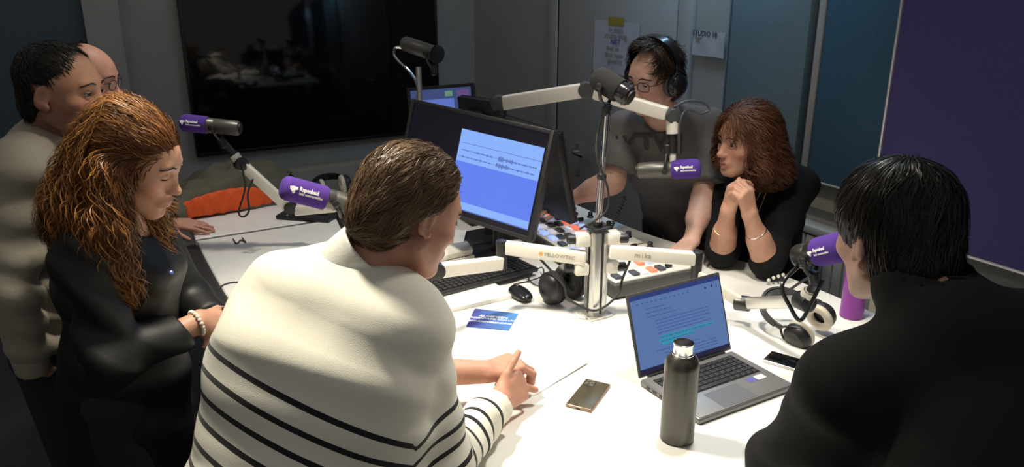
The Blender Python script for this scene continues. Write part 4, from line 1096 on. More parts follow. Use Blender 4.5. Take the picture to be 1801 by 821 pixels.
def surface_nets(F, ax):
    neg = F < 0
    nx, ny, nz_ = F.shape
    cnt = np.zeros((nx - 1, ny - 1, nz_ - 1), np.int8)
    for i in (0, 1):
        for j in (0, 1):
            for k in (0, 1): cnt += neg[i:nx - 1 + i, j:ny - 1 + j, k:nz_ - 1 + k]
    act = (cnt > 0) & (cnt < 8); I = np.argwhere(act)
    ids = np.full(act.shape, -1, np.int64); ids[act] = np.arange(len(I))
    cor = np.array([[i, j, k] for i in (0, 1) for j in (0, 1) for k in (0, 1)])
    val = np.stack([F[I[:, 0] + c[0], I[:, 1] + c[1], I[:, 2] + c[2]] for c in cor], 1)
    acc = np.zeros((len(I), 3)); num = np.zeros(len(I))
    for a in range(8):
        for b in range(a + 1, 8):
            if np.abs(cor[a] - cor[b]).sum() != 1: continue
            va, vb = val[:, a], val[:, b]; m = (va < 0) != (vb < 0)
            t = np.where(m, va / (va - vb + 1e-12), 0)
            acc += np.where(m[:, None], cor[a] + t[:, None] * (cor[b] - cor[a]), 0); num += m
    P = I + acc / num[:, None]
    V = np.stack([np.interp(P[:, i], np.arange(len(ax[i])), ax[i]) for i in range(3)], 1)
    Q = []
    for axn in range(3):
        sh = [slice(1, -1)] * 3; sh[axn] = slice(0, -1); sh2 = list(sh); sh2[axn] = slice(1, None)
        a, b = neg[tuple(sh)], neg[tuple(sh2)]
        E = np.argwhere(a != b); off = np.ones(3, int); off[axn] = 0; E = E + off
        flip = neg[E[:, 0], E[:, 1], E[:, 2]]
        u, v = [(1, 2), (2, 0), (0, 1)][axn]
        def cell(du, dv):
            c = E.copy(); c[:, u] -= du; c[:, v] -= dv; return ids[c[:, 0], c[:, 1], c[:, 2]]
        q = np.stack([cell(1, 1), cell(0, 1), cell(0, 0), cell(1, 0)], 1)
        q = np.where(flip[:, None], q, q[:, ::-1]); Q.append(q)
    Q = np.concatenate(Q); Q = Q[(Q >= 0).all(1)]
    return V, Q
def np_mesh(name, V, Q, m, parent=None, attrs=None):
    me = bpy.data.meshes.new(name); n, f, c = len(V), len(Q), Q.shape[1]
    me.vertices.add(n); me.vertices.foreach_set('co', np.ascontiguousarray(V, np.float32).ravel())
    me.loops.add(f * c); me.loops.foreach_set('vertex_index', np.ascontiguousarray(Q, np.int32).ravel())
    me.polygons.add(f); me.polygons.foreach_set('loop_start', np.arange(0, f * c, c, dtype=np.int32))
    me.polygons.foreach_set('use_smooth', np.ones(f, bool))
    me.materials.append(M[m] if isinstance(m, str) else m)
    me.update(calc_edges=True)
    for nm, a in (attrs or {}).items():
        if a.ndim == 1:
            at = me.attributes.new(nm, 'FLOAT', 'POINT'); at.data.foreach_set('value', np.ascontiguousarray(a, np.float32))
        else:
            at = me.attributes.new(nm, 'FLOAT_COLOR', 'POINT'); at.data.foreach_set('color', np.ascontiguousarray(np.column_stack([a, np.ones(len(a))]), np.float32).ravel())
    return link(name, me, parent)
def relax(V, Q, it=2, lam=0.5):
    V = V.copy()
    e = np.concatenate([Q[:, [0, 1]], Q[:, [1, 2]], Q[:, [2, 3]], Q[:, [3, 0]]]); e = np.concatenate([e, e[:, ::-1]])
    n = np.bincount(e[:, 0], minlength=len(V)).astype(float)[:, None] + 1e-9
    for _ in range(it):
        s = np.stack([np.bincount(e[:, 0], V[e[:, 1], i], minlength=len(V)) for i in range(3)], 1)
        V += lam * (s / n - V)
    return V
def normals(V, Q):
    a = np.cross(V[Q[:, 2]] - V[Q[:, 0]], V[Q[:, 3]] - V[Q[:, 1]]); N = np.zeros_like(V)
    for j in range(4):
        for i in range(3): N[:, i] += np.bincount(Q[:, j], a[:, i], minlength=len(V))
    return N / (np.linalg.norm(N, axis=1)[:, None] + 1e-12)
def wavy(P, freq, seed, n=6):
    r = np.random.default_rng(seed); f = np.zeros(len(P))
    for i in range(n):
        d = r.normal(size=3); d /= np.linalg.norm(d); f += np.sin(P @ d * freq * r.uniform(0.6, 1.6) + r.uniform(0, 6.28))
    return f / n
def folds(V, Q, specs, seed):
    """cloth folds: ridges across a direction, bent by noise; specs: (amp, freq, direction, centre or None, reach)"""
    N = normals(V, Q); d = np.zeros(len(V))
    for i, (amp, fr, dr, cen, reach) in enumerate(specs):
        ph = (V @ nrm(dr)) * fr + 2.2 * wavy(V, fr * 0.22, seed + i)
        w = np.sin(ph); w = np.sign(w) * np.abs(w) ** 0.8
        g = 0.5 + 0.5 * wavy(V, 9, seed + 50 + i)
        if cen is not None: g = g * np.exp(-((V - V3(cen)) ** 2).sum(1) / reach ** 2)
        d += amp * w * np.clip(g * 1.6, 0, 1.3)
    return V + N * d[:, None]

# ------------------------------------------------------------------ body parts
def head_frame(pos, az, pitch, roll):
    az, p, r = map(math.radians, (az, pitch, roll))
    f = V3(math.sin(az), math.cos(az), 0); rt = V3(math.cos(az), -math.sin(az), 0); up = V3(0, 0, 1)
    f2 = f * math.cos(p) - up * math.sin(p); u2 = up * math.cos(p) + f * math.sin(p)
    r2 = rt * math.cos(r) + u2 * math.sin(r); u3 = u2 * math.cos(r) - rt * math.sin(r)
    T = np.eye(4); T[:3, 0] = r2; T[:3, 1] = f2; T[:3, 2] = u3; T[:3, 3] = pos; return T
def head_solid(female=False, jaw=1.0, nose=1.0, mouth_open=0.0):
    s = Solid(); f = 0.94 if female else 1.0
    s.ell((0, -0.012, 0.030), (0.076, 0.098, 0.087), k=0.01)
    s.ell((0, 0.030, 0.012), (0.066, 0.062, 0.070), k=0.03)
    s.ell((0, 0.034, -0.050), (0.058 * jaw, 0.056, 0.062), k=0.03)
    for sx in (-1, 1):
        s.cone((sx * 0.058 * jaw * f, -0.002, -0.062), (sx * 0.022, 0.066, -0.104), 0.014, 0.014, 0.03)
        s.ell((sx * 0.043, 0.058, -0.026), (0.022, 0.022, 0.018), k=0.02)
    s.ell((0, 0.073, -0.104), (0.022, 0.018, 0.016), k=0.022)
    s.cone((-0.034, 0.078, 0.021), (0.034, 0.078, 0.021), 0.012, 0.012, 0.016)
    for sx in (-1, 1):
        s.ell((sx * 0.033, 0.096, 0.000), (0.018, 0.017, 0.011), k=0.012, kind='s')
        s.ell((sx * 0.033, 0.0735, -0.001), (0.0155, 0.0145, 0.0125), k=0.004)
    s.cone((0, 0.084, 0.012), (0, 0.104 * (0.5 + 0.5 * nose), -0.034), 0.0075, 0.0105 * nose, 0.012)
    s.ell((0, 0.108 * (0.6 + 0.4 * nose), -0.036), (0.011, 0.011, 0.0095), k=0.008)
    for sx in (-1, 1):
        s.ell((sx * 0.0115, 0.098, -0.040), (0.0075, 0.010, 0.007), k=0.006)
        s.ell((sx * 0.006, 0.101, -0.0475), (0.0035, 0.005, 0.003), k=0.003, kind='s')
    s.ell((0, 0.084, -0.069), (0.026, 0.016, 0.016), k=0.014)
    s.ell((0, 0.0945, -0.0655), (0.020, 0.0085, 0.0055), k=0.005)
    s.ell((0, 0.0925, -0.0775 - mouth_open), (0.018, 0.0090, 0.0065), k=0.005)
    s.ell((0, 0.103, -0.0712 - mouth_open * 0.5), (0.022, 0.009, 0.0018 + mouth_open * 0.6), k=0.002, kind='s')
    s.ell((0, 0.095, -0.0915), (0.018, 0.008, 0.005), k=0.008, kind='s')
    for sx in (-1, 1):
        a = math.radians(12) * sx; c_, s_ = math.cos(a), math.sin(a)
        R = np.array([[c_, -s_, 0], [s_, c_, 0], [0, 0, 1]]); b = math.radians(-14); Rx = np.array([[1, 0, 0], [0, math.cos(b), -math.sin(b)], [0, math.sin(b), math.cos(b)]])
        R = R @ Rx
        s.ell((sx * 0.0775, -0.010, -0.010), (0.0085, 0.0175, 0.031), R, k=0.006)
        s.ell((sx * 0.0860, -0.006, -0.006), (0.0065, 0.0105, 0.019), R, k=0.004, kind='s')
        s.ell((sx * 0.0785, 0.000, -0.034), (0.0065, 0.009, 0.010), k=0.006)
    return s
FING = [(0.0285, 0.084, (0.043, 0.026, 0.021), 0.0092), (0.0095, 0.089, (0.047, 0.030, 0.022), 0.0095), (-0.0095, 0.085, (0.043, 0.028, 0.022), 0.0090), (-0.0270, 0.077, (0.034, 0.021, 0.019), 0.0080)]
def rot_y(v, a):   # curl towards the palm (-z)
    c, s_ = math.cos(a), math.sin(a); return V3(v[0] * c, v[1], v[2]) + V3(0, 0, -v[0] * s_) if abs(v[2]) < 1e-9 else V3(v[0] * c + v[2] * s_, v[1], -v[0] * s_ + v[2] * c)
def hand_solid(side, curls, spread=4, thumb=(35, 10, 20, 15), scale=1.0):
    """local: x to the fingers, z out of the back of the hand, y to the thumb (mirrored for the left). curls: per finger 3 angles"""
    s = Solid(); m = 1.0 if side == 'R' else -1.0; S = scale
    for i, (y, x, ls, r) in enumerate(FING):
        s.cone(V3(0.0, m * y * 0.62, 0) * S, V3(x, m * y, 0.001) * S, 0.0145 * S, 0.0118 * S, 0.012)
    for i, (y, x, ls, r) in enumerate(FING):
        p = V3(x, m * y, 0.0); a = 0.0; sp = math.radians(spread * (1.4 - i)) * m
        for j in range(3):
            a += math.radians(curls[i][j]); d = V3(math.cos(a) * math.cos(sp), math.cos(a) * math.sin(sp), -math.sin(a))
            q = p + d * ls[j]; s.cone(p * S, q * S, (r - 0.0006 * j) * S, (r - 0.0006 * (j + 1)) * S, 0.006 if j == 0 else 0.0035); p = q
    out, dn, c1, c2 = [math.radians(t) for t in thumb]
    p = V3(0.018, m * 0.022, -0.006); a = out
    for j, (L, r, cc) in enumerate(((0.042, 0.0125, 0), (0.034, 0.0105, c1), (0.027, 0.0095, c2))):
        a -= cc; d = V3(math.cos(a) * math.cos(dn), m * math.sin(a) * math.cos(dn), -math.sin(dn)); q = p + d * L
        s.cone(p * S, q * S, r * S, (r - 0.001) * S, 0.010 if j == 0 else 0.004); p = q
    return s
RELAX = [(18, 22, 15), (22, 26, 18), (26, 28, 18), (30, 30, 20)]
FLAT = [(6, 8, 5), (5, 8, 5), (6, 9, 6), (8, 10, 6)]
def hand_frame(wrist, fdir, back): return frame(wrist, fdir, back)

class Human:
    def __init__(h, pelvis, sh, el, wr, hands, head, neck=None, build=1.0, depth=1.0, female=False, seated=False, knee=None, jaw=1.0, nose=1.0, mouth=0.0, arm=1.0, lean_leg=(0, 0), headscale=1.0, hip=1.0, chest=1.0):
        h.pel = V3(pelvis); h.sh = [V3(p) for p in sh]; h.el = [V3(p) for p in el]; h.wr = [V3(p) for p in wr]
        h.hands = hands; h.H = head_frame(*head); h.H[:3, :3] *= 1.0; h.female = female; h.b = build; h.d = depth; h.armk = arm
        h.M = (h.sh[0] + h.sh[1]) / 2; h.right = nrm(h.sh[1] - h.sh[0])
        h.spine = nrm(h.M - h.pel); h.fwd = nrm(np.cross(h.spine, h.right)) * -1.0
        hf = V3(h.H[:3, 1]);
        h.fwd = nrm(np.cross(V3(0, 0, 1), h.right))
        h.neck = V3(neck) if neck is not None else h.M + h.spine * 0.035 - h.fwd * 0.01
        h.seated = seated; h.knee = knee; h.jaw = jaw; h.nose = nose; h.mouth = mouth; h.ll = lean_leg; h.hs = headscale; h.hip = hip; h.ch = chest
    def torso(h, s, e=0.0, hem=None, kk=0.04):
        L = np.linalg.norm(h.M - h.pel); b, d = h.b, h.d; r = h.right; f = h.fwd
        w = 0.88 if h.female else 1.0
        p0 = h.pel; p1 = h.pel + h.spine * L * 0.38; p2 = h.pel + h.spine * L * 0.74; p3 = h.M
        s.ecap(p0, p1, (0.158 if not h.female else 0.165) * b * h.hip + e, 0.112 * d + e, 0.142 * w * b * (0.4 + 0.6 * h.hip) + e, 0.105 * d + e, r, kk)
        s.ecap(p1, p2, 0.142 * w * b * (0.4 + 0.6 * h.hip) + e, 0.105 * d + e, 0.160 * w * b * h.ch + e, 0.118 * d * (0.6 + 0.4 * h.ch) + e, r, kk)
        s.ecap(p2, p3 - h.spine * 0.02, 0.160 * w * b * h.ch + e, 0.118 * d * (0.6 + 0.4 * h.ch) + e, 0.120 * b * h.ch + e, 0.075 * d * h.ch + e, r, kk * (1 + 2 * (h.ch > 1)))
        for i in (0, 1):
            s.cone(h.M, h.sh[i], 0.062 * d * h.ch + e, 0.052 * b * h.ch + e, 0.04 + 0.05 * (h.ch > 1))
            s.cone(h.neck - h.spine * 0.005, h.sh[i] + h.spine * 0.008, 0.046 + e * 0.7, 0.042 + e, 0.04)
        if h.female:
            for sg in (-1, 1): s.ell(h.pel + h.spine * L * 0.68 + f * 0.070 * d + r * sg * 0.065 * b, (0.056 + e, 0.056 + e, 0.060 + e), k=0.05)
        return s
    def arm(h, s, i, e=0.0, upto=1.0, start=0.0, flat=False, k=0.03):
        a = h.armk; S, E, W = h.sh[i], h.el[i], h.wr[i]
        s.cone(S, E, 0.050 * a + e, 0.041 * a + e, k)
        if upto <= 1.0 and upto > 0:
            q = E + (W - E) * upto; s.cone(E, q, 0.042 * a + e, (0.042 + (0.027 - 0.042) * upto) * a + e, k, flat=1.0 if flat else 0.0)
        if e == 0: s.cone(E + (W - E) * 0.05, E + (W - E) * 0.45, 0.038 * a, 0.041 * a, 0.03)
        return s
    def legs(h, s, e=0.0, kk=0.03):
        r = nrm(V3(h.right[0], h.right[1], 0)); f = nrm(np.cross(V3(0, 0, 1), r)); out = []
        for sg in (-1, 1):
            hip = h.pel + r * sg * 0.085 * h.b - V3(0, 0, 0.03)
            if h.seated:
                kn = hip + f * 0.40 + r * sg * 0.03 - V3(0, 0, 0.03); an = kn - f * 0.05 - V3(0, 0, min(0.42, kn[2] - 0.09))
            else:
                kn = V3(hip[0], hip[1], 0.49) + f * 0.03; an = V3(hip[0], hip[1], 0.085) - f * 0.02
            out.append((hip, kn, an, f)); s.cone(hip, kn, 0.088 * h.b + e, 0.056 + e, kk); s.cone(kn, an, 0.056 + e, 0.040 + e, kk)
        return out
    def body(h, root, skin, tint=None, step=0.018, fs=0.0038):
        s = Solid(); h.torso(s)
        for i in (0, 1): h.arm(s, i)
        lg = h.legs(s)
        for hip, kn, an, f in lg: s.cone(an - V3(0, 0, 0.03), an + f * 0.15 - V3(0, 0, 0.055), 0.034, 0.026, 0.03)
        hT = h.H; nb = hT[:3, 3] + hT[:3, :3] @ V3(0, -0.030, -0.060)
        s.cone(h.neck - h.spine * 0.02, nb, 0.057 if not h.female else 0.050, 0.052 if not h.female else 0.046, 0.03)
        hs = head_solid(h.female, h.jaw, h.nose, h.mouth); s.local(hs, hT)
        fine = [(hT[:3, 3] - 0.125, hT[:3, 3] + 0.125, fs)]
        for i, side in ((0, 'L'), (1, 'R')):
            hd = h.hands[i]
            T = hand_frame(h.wr[i], hd['dir'], hd['back'])
            s.local(hand_solid(side, hd.get('curls', RELAX), hd.get('spread', 4), hd.get('thumb', (35, 10, 20, 15)), hd.get('scale', 1.0)), T)
            if hd.get('fine'):
                c = h.wr[i] + nrm(hd['dir']) * 0.08; fine.append((c - 0.11, c + 0.11, fs))
        V, Q = s.mesh(step, fine); V = relax(V, Q, 1, 0.35)
        # colour: lips, stubble, redder cheeks and knuckles as tints of the skin
        L = (V - hT[:3, 3]) @ hT[:3, :3]; t = np.zeros((len(V), 3)) + 1.0
        inh = (np.abs(L) < 0.13).all(1)
        lip = inh * np.exp(-((L[:, 0] / 0.021) ** 4 + ((L[:, 2] + 0.0715 + h.mouth * 0.5) / (0.0095 + h.mouth)) ** 4)) * (L[:, 1] > 0.078)
        t -= lip[:, None] * np.array([0.18, 0.42, 0.40]) * (1.0 if h.female else 0.6)
        ck = inh * np.exp(-(((np.abs(L[:, 0]) - 0.045) / 0.02) ** 2 + ((L[:, 2] + 0.035) / 0.022) ** 2)) * (L[:, 1] > 0.02)
        t -= ck[:, None] * np.array([0.0, 0.16, 0.14])
        if tint: t = tint(L, inh, t)
        o = np_mesh('body', V, Q, skin, root, {'tint': np.clip(t, 0, 1.2)})
        return o
    def eyes(h, root, iris=(0.08, 0.05, 0.03), lid=0.45, skin='skin', brow='hair_dark', brows=True):
        T = h.H; hsol = head_solid(h.female, h.jaw, h.nose, h.mouth)
        for sx, nm in ((-1, 'left'), (1, 'right')):
            c = V3(sx * 0.0325, 0.0765, -0.0005); r = 0.0128
            b = MB(); Tm = T @ zframe(c, (sx * 0.05, 1, -0.08), (0, 0, 1)); pr = []
            n = 14
            b.cur = 0; b.lathe([(r * math.sin(math.pi * i / n), -r * math.cos(math.pi * i / n)) for i in range(1, n - 2)], 20, Tm, False)
            b.cur = 1; b.lathe([(r * math.sin(math.pi * (n - 3) / n), r * math.cos(math.pi * 3 / n)), (0.0054, r * 0.915), (0.0030, r * 0.975)], 20, Tm, False)
            b.cur = 2; b.lathe([(0.0030, r * 0.975), (0.0006, r * 0.985)], 16, Tm, True)
            b.build('eye', ['eye_white', iris, 'eye_pupil'], root)
            # lids: bands of a slightly larger ball, closed down by lid
            for part, a0, a1 in (('upper', 100, 55 - 72 * lid), ('lower', -60, -18)):
                b = MB(); vs = []; fs = []; na, nb_ = 8, 14; R2 = r * 1.10
                for i in range(na + 1):
                    el_ = math.radians(a0 + (a1 - a0) * i / na)
                    for j in range(nb_ + 1):
                        az_ = math.radians(-75 + 150 * j / nb_)
                        vs.append(V3(R2 * math.cos(el_) * math.sin(az_) * 1.08, R2 * math.cos(el_) * math.cos(az_), R2 * math.sin(el_)) + c)
                for i in range(na):
                    for j in range(nb_):
                        k = i * (nb_ + 1) + j; fs.append([k, k + 1, k + nb_ + 2, k + nb_ + 1])
                b.add(vs, fs, T); b.build('eyelid', skin, root)
                if part == 'upper':
                    b = MB(); el_ = math.radians(a1); pts = [V3(R2 * 1.02 * math.cos(el_) * math.sin(math.radians(q)) * 1.08, R2 * 1.05 * math.cos(el_) * math.cos(math.radians(q)), R2 * math.sin(el_)) + c for q in np.linspace(-70, 70, 12)]
                    b.tube(pts, 0.0009, 6, T); b.build('eyelashes', 'hair_black', root)
            if brows:
                b = MB(); pts = spline([V3(sx * 0.014, 0.0925, 0.0225), V3(sx * 0.030, 0.0915, 0.0262), V3(sx * 0.052, 0.0745, 0.0195)], 12)
                for _ in range(6): pts = pts - hsol.grad(pts) * (hsol.at(pts) - 0.0012)[:, None] * 0.8
                b.tube(pts, [0.0010 + 0.0012 * math.sin(math.pi * (0.25 + 0.7 * i / 11)) for i in range(12)], 6, T); b.build('eyebrow', brow, root)
    def glasses(h, root, m='plastic_black'):
        T = h.H; g = empty('glasses'); g.parent = root
        for sx in (-1, 1):
            b = MB(); pts = []
            for i in range(25):
                a = 2 * math.pi * i / 24; x = 0.0245 * math.copysign(abs(math.cos(a)) ** 0.7, math.cos(a)); z = 0.0165 * math.copysign(abs(math.sin(a)) ** 0.7, math.sin(a))
                pts.append(V3(sx * 0.034 + x, 0.1015 - abs(sx * 0.034 + x) * 0.12, -0.003 + z))
            b.tube(pts, 0.0013, 6, T); b.build('frame', m, g)
            b = MB(); b.add([p for p in pts[:-1]], [list(range(24))], T); b.build('lens', 'lens_glass', g, smooth=0)
            b = MB(); b.tube([V3(sx * 0.058, 0.094, 0.004), V3(sx * 0.073, 0.075, 0.004), V3(sx * 0.080, 0.0, 0.006), V3(sx * 0.080, -0.03, -0.012)], 0.0014, 6, T); b.build('temple', m, g)
        b = MB(); b.tube(spline([V3(-0.010, 0.1, 0.0), V3(0, 0.103, 0.003), V3(0.010, 0.1, 0.0)], 8), 0.0012, 6, T); b.build('bridge', m, g)
        return g

# skin with the tints above
def skin_mat(name, c, rough=0.5):
    m = mat(name, c, rough, sss=0.25, bump=0.05, bscale=500, spec=0.4)
    nt = m.node_tree; b = nt.nodes['Principled BSDF']; a = nt.nodes.new('ShaderNodeAttribute'); a.attribute_name = 'tint'
    n = nt.nodes.new('ShaderNodeTexNoise'); n.inputs['Scale'].default_value = 55; n.inputs['Detail'].default_value = 4
    r = nt.nodes.new('ShaderNodeValToRGB'); r.color_ramp.elements[0].color = (c[0] * 0.9, c[1] * 0.84, c[2] * 0.82, 1); r.color_ramp.elements[1].color = (min(1, c[0] * 1.08), min(1, c[1] * 1.10), min(1, c[2] * 1.10), 1)
    mx = nt.nodes.new('ShaderNodeMix'); mx.data_type = 'RGBA'; mx.blend_type = 'MULTIPLY'; mx.inputs[0].default_value = 1.0
    tc = nt.nodes.new('ShaderNodeTexCoord'); nt.links.new(tc.outputs['Object'], n.inputs['Vector'])
    nt.links.new(n.outputs['Fac'], r.inputs['Fac']); nt.links.new(r.outputs['Color'], mx.inputs[6]); nt.links.new(a.outputs['Color'], mx.inputs[7])
    nt.links.new(mx.outputs[2], b.inputs['Base Color']); M[name] = m
    m2 = mat(name + '_lid', tuple(x * 0.93 for x in c), rough); M[name + '_lid'] = m2
    return m
def hair_mat(name, dark, light, rough=0.38, spec=0.22):
    m = mat(name, dark, rough, spec=spec)
    nt = m.node_tree; b = nt.nodes['Principled BSDF']; a = nt.nodes.new('ShaderNodeAttribute'); a.attribute_name = 'shade'
    r = nt.nodes.new('ShaderNodeValToRGB'); r.color_ramp.elements[0].color = (*dark, 1); r.color_ramp.elements[1].color = (*light, 1)
    nt.links.new(a.outputs['Fac'], r.inputs['Fac']); nt.links.new(r.outputs['Color'], b.inputs['Base Color'])
    M[name] = m; return m
M['eye_white'] = mat('eye_white', (0.72, 0.69, 0.66), 0.25); M['eye_pupil'] = mat('eye_pupil', (0.004, 0.004, 0.004), 0.1)
M['iris_brown'] = mat('iris_brown', (0.06, 0.035, 0.02), 0.2); M['hair_black'] = mat('black_lash', (0.008, 0.007, 0.007), 0.6)
M['lens_glass'] = mat('spectacle_glass', (0.95, 0.95, 0.97), 0.03); M['lens_glass'].node_tree.nodes['Principled BSDF'].inputs['Alpha'].default_value = 0.10

# ------------------------------------------------------------------ hair: a soft volume with strands laid over it
def hair(root, T, blob, m, flow, count, length, seed, width=0.0026, steps=13, wave=0.0, wlen=0.06, clump=0.35, lift=(0.001, 0.004), region=None, drop=0.0, cap_step=0.006, rough=0.0, gravity=None, end_shade=0.0, pull=1.0, name='hair', keep=None):
    """T: head frame. blob: Solid in head coordinates. flow(P): growing direction"""
    r = np.random.default_rng(seed)
    V, Q = blob.mesh(cap_step); V = relax(V, Q, 1, 0.5)
    if keep is not None:
        ok = keep(V); Q = Q[ok[Q].all(1)]
    N = blob.grad(V)
    sh0 = np.clip(0.25 + 0.25 * wavy(V, 160, seed), 0, 1)
    roots = np.unique(Q)
    w = np.ones(len(roots))
    if region is not None: w = region(V[roots]).astype(float)
    pick = r.choice(roots, count, p=w / w.sum())
    P = V[pick] + r.normal(size=(count, 3)) * cap_step * 0.5
    # clumps: strands near each other share a random phase and a random sideways drift
    cell = np.floor(P / 0.022).astype(int); key = (cell * np.array([73856093, 19349663, 83492791])).sum(1) % 9973
    rc_ = np.random.default_rng(seed + 1); ph = rc_.uniform(0, 6.28, 9973)[key]; dr = rc_.normal(0, 1, 9973)[key]; shc = rc_.uniform(0, 1, 9973)[key]
    ph = ph + r.normal(0, 0.35, count)
    Ln = length if not callable(length) else length(P); Ln = Ln * r.uniform(0.75, 1.15, count)
    off = r.uniform(lift[0], lift[1], count)
    stp = Ln / (steps - 1); pts = []; nrmz = []
    cur = P.copy()
    prev = None
    for i in range(steps):
        n = blob.grad(cur); d = blob.at(cur)
        t = i / (steps - 1)
        tgt = off * (0.3 + 0.9 * t) + (rough * t * np.abs(r.normal(0, 1, count)) if rough else 0)
        if i > 0: cur = cur + n * ((tgt - d) * pull)[:, None]
        f = flow(cur); f = f - n * ((f * n).sum(1))[:, None]; f /= np.linalg.norm(f, axis=1)[:, None] + 1e-9
        sd = np.cross(n, f); sd /= np.linalg.norm(sd, axis=1)[:, None] + 1e-9
        arc = stp * i
        o = cur.copy()
        if wave:
            am = (wave(P) if callable(wave) else wave) * np.minimum(1, arc / 0.04)
            o = o + sd * (am * np.sin(arc / wlen * 6.283 + ph))[:, None] + n * (am * 0.7 * (1 + np.cos(arc / wlen * 6.283 + ph)))[:, None]
        pts.append(o); nrmz.append(n)
        f = f + sd * (dr * clump + r.normal(0, 0.08, count))[:, None]
        if prev is not None: f = f * 0.6 + prev * 0.4
        f /= np.linalg.norm(f, axis=1)[:, None] + 1e-9; prev = f
        cur = cur + f * stp[:, None]
        if drop: cur[:, 2] -= drop * t * stp
    pts = np.array(pts); nrmz = np.array(nrmz)            # steps, count, 3
    tan = np.gradient(pts, axis=0); tan /= np.linalg.norm(tan, axis=2)[:, :, None] + 1e-9
    tw = r.normal(0, 0.28, count); side = np.cross(nrmz, tan); side /= np.linalg.norm(side, axis=2)[:, :, None] + 1e-9
    side = side * np.cos(tw)[None, :, None] + nrmz * np.sin(tw)[None, :, None]
    tt = np.linspace(0, 1, steps)[:, None, None]
    wd = width * (0.35 + 0.65 * np.minimum(1, tt * 6)) * (1 - 0.85 * np.maximum(0, (tt - 0.55) / 0.45) ** 1.5) * r.uniform(0.6, 1.3, count)[None, :, None]
    A = pts - side * wd * 0.5; B = pts + side * wd * 0.5
    nv = len(V)
    SV = np.stack([A, B], 2).transpose(1, 0, 2, 3).reshape(-1, 3)      # count, steps, 2
    base = nv + np.arange(count)[:, None] * steps * 2 + np.arange(steps - 1)[None, :] * 2
    SQ = np.stack([base, base + 1, base + 3, base + 2], 2).reshape(-1, 4)
    shd = np.clip(0.55 * shc + 0.45 * r.uniform(0, 1, count), 0, 1)[:, None] + end_shade * np.linspace(-0.5, 0.5, steps)[None, :]
    SS = np.repeat(np.clip(shd, 0, 1)[:, :, None], 2, 2).reshape(-1)
    AV = np.concatenate([V, SV]) @ T[:3, :3].T + T[:3, 3]
    return np_mesh(name, AV, np.concatenate([Q, SQ]), m, root, {'shade': np.concatenate([sh0, SS])})
# ------------------------------------------------------------------ the people
skin_mat('skin_warm', (0.56, 0.31, 0.215)); skin_mat('skin_pale', (0.60, 0.37, 0.285)); skin_mat('skin_rosy', (0.57, 0.30, 0.215)); skin_mat('skin_tan', (0.50, 0.27, 0.18))
hair_mat('hair_brown', (0.028, 0.017, 0.010), (0.25, 0.155, 0.09), 0.36)
hair_mat('hair_ginger', (0.028, 0.010, 0.004), (0.22, 0.085, 0.026), 0.42)
hair_mat('hair_auburn', (0.026, 0.009, 0.005), (0.20, 0.080, 0.038), 0.42)
hair_mat('hair_jet', (0.006, 0.005, 0.005), (0.040, 0.034, 0.028), 0.33)
hair_mat('hair_dark', (0.007, 0.005, 0.004), (0.05, 0.028, 0.017), 0.42)
M['denim'] = mat('dark_trousers', (0.018, 0.02, 0.026), 0.85, noise=0.1, nscale=200, bump=0.2)
M['cloth_black'] = mat('black_knit', (0.0055, 0.0055, 0.006), 0.88, noise=0.1, nscale=300, bump=0.25, bscale=700, spec=0.25)
M['satin_black'] = mat('black_satin', (0.0045, 0.0045, 0.005), 0.55, noise=0.06, nscale=100, bump=0.1, bscale=300)
M['sweat_black'] = mat('black_sweatshirt', (0.0085, 0.0085, 0.0085), 0.85, noise=0.08, nscale=300, bump=0.25, bscale=600, spec=0.25)
M['sweat_beige'] = mat('beige_sweatshirt', (0.40, 0.36, 0.29), 0.9, noise=0.06, nscale=200, bump=0.25, bscale=500)
M['tee_grey'] = mat('grey_cotton', (0.115, 0.105, 0.10), 0.9, noise=0.06, nscale=200, bump=0.2, bscale=500)
M['shirt_dark'] = mat('dark_blue_shirt', (0.03, 0.035, 0.06), 0.85, noise=0.1)
M['shirt_white'] = mat('white_cotton', (0.80, 0.79, 0.72), 0.85, noise=0.03, bump=0.15)
M['shoe'] = mat('dark_shoe', (0.012, 0.012, 0.012), 0.45)
# cream knit with black stripes that follow the stripe coordinate of the garment
m = mat('striped_knit', (0.84, 0.81, 0.70), 0.9, bump=0.25, bscale=600, sheen=0.1); nt = m.node_tree; bs = nt.nodes['Principled BSDF']
at = nt.nodes.new('ShaderNodeAttribute'); at.attribute_name = 'stripe'     # metres along the garment below the first stripe
def mth(op, a, b=None):
    n = nt.nodes.new('ShaderNodeMath'); n.operation = op
    for k, x in enumerate((a, b)):
        if x is None: continue
        if isinstance(x, (int, float)): n.inputs[k].default_value = x
        else: nt.links.new(x, n.inputs[k])
    return n.outputs[0]
pp_ = mth('PINGPONG', at.outputs['Fac'], 0.0215)
ms_ = mth('MULTIPLY', mth('LESS_THAN', pp_, 0.0055), mth('GREATER_THAN', at.outputs['Fac'], -0.006))
mxs = nt.nodes.new('ShaderNodeMix'); mxs.data_type = 'RGBA'; mxs.inputs[6].default_value = (0.84, 0.81, 0.70, 1); mxs.inputs[7].default_value = (0.009, 0.009, 0.012, 1)
nt.links.new(ms_, mxs.inputs[0]); nt.links.new(mxs.outputs[2], bs.inputs['Base Color']); M['stripes'] = m

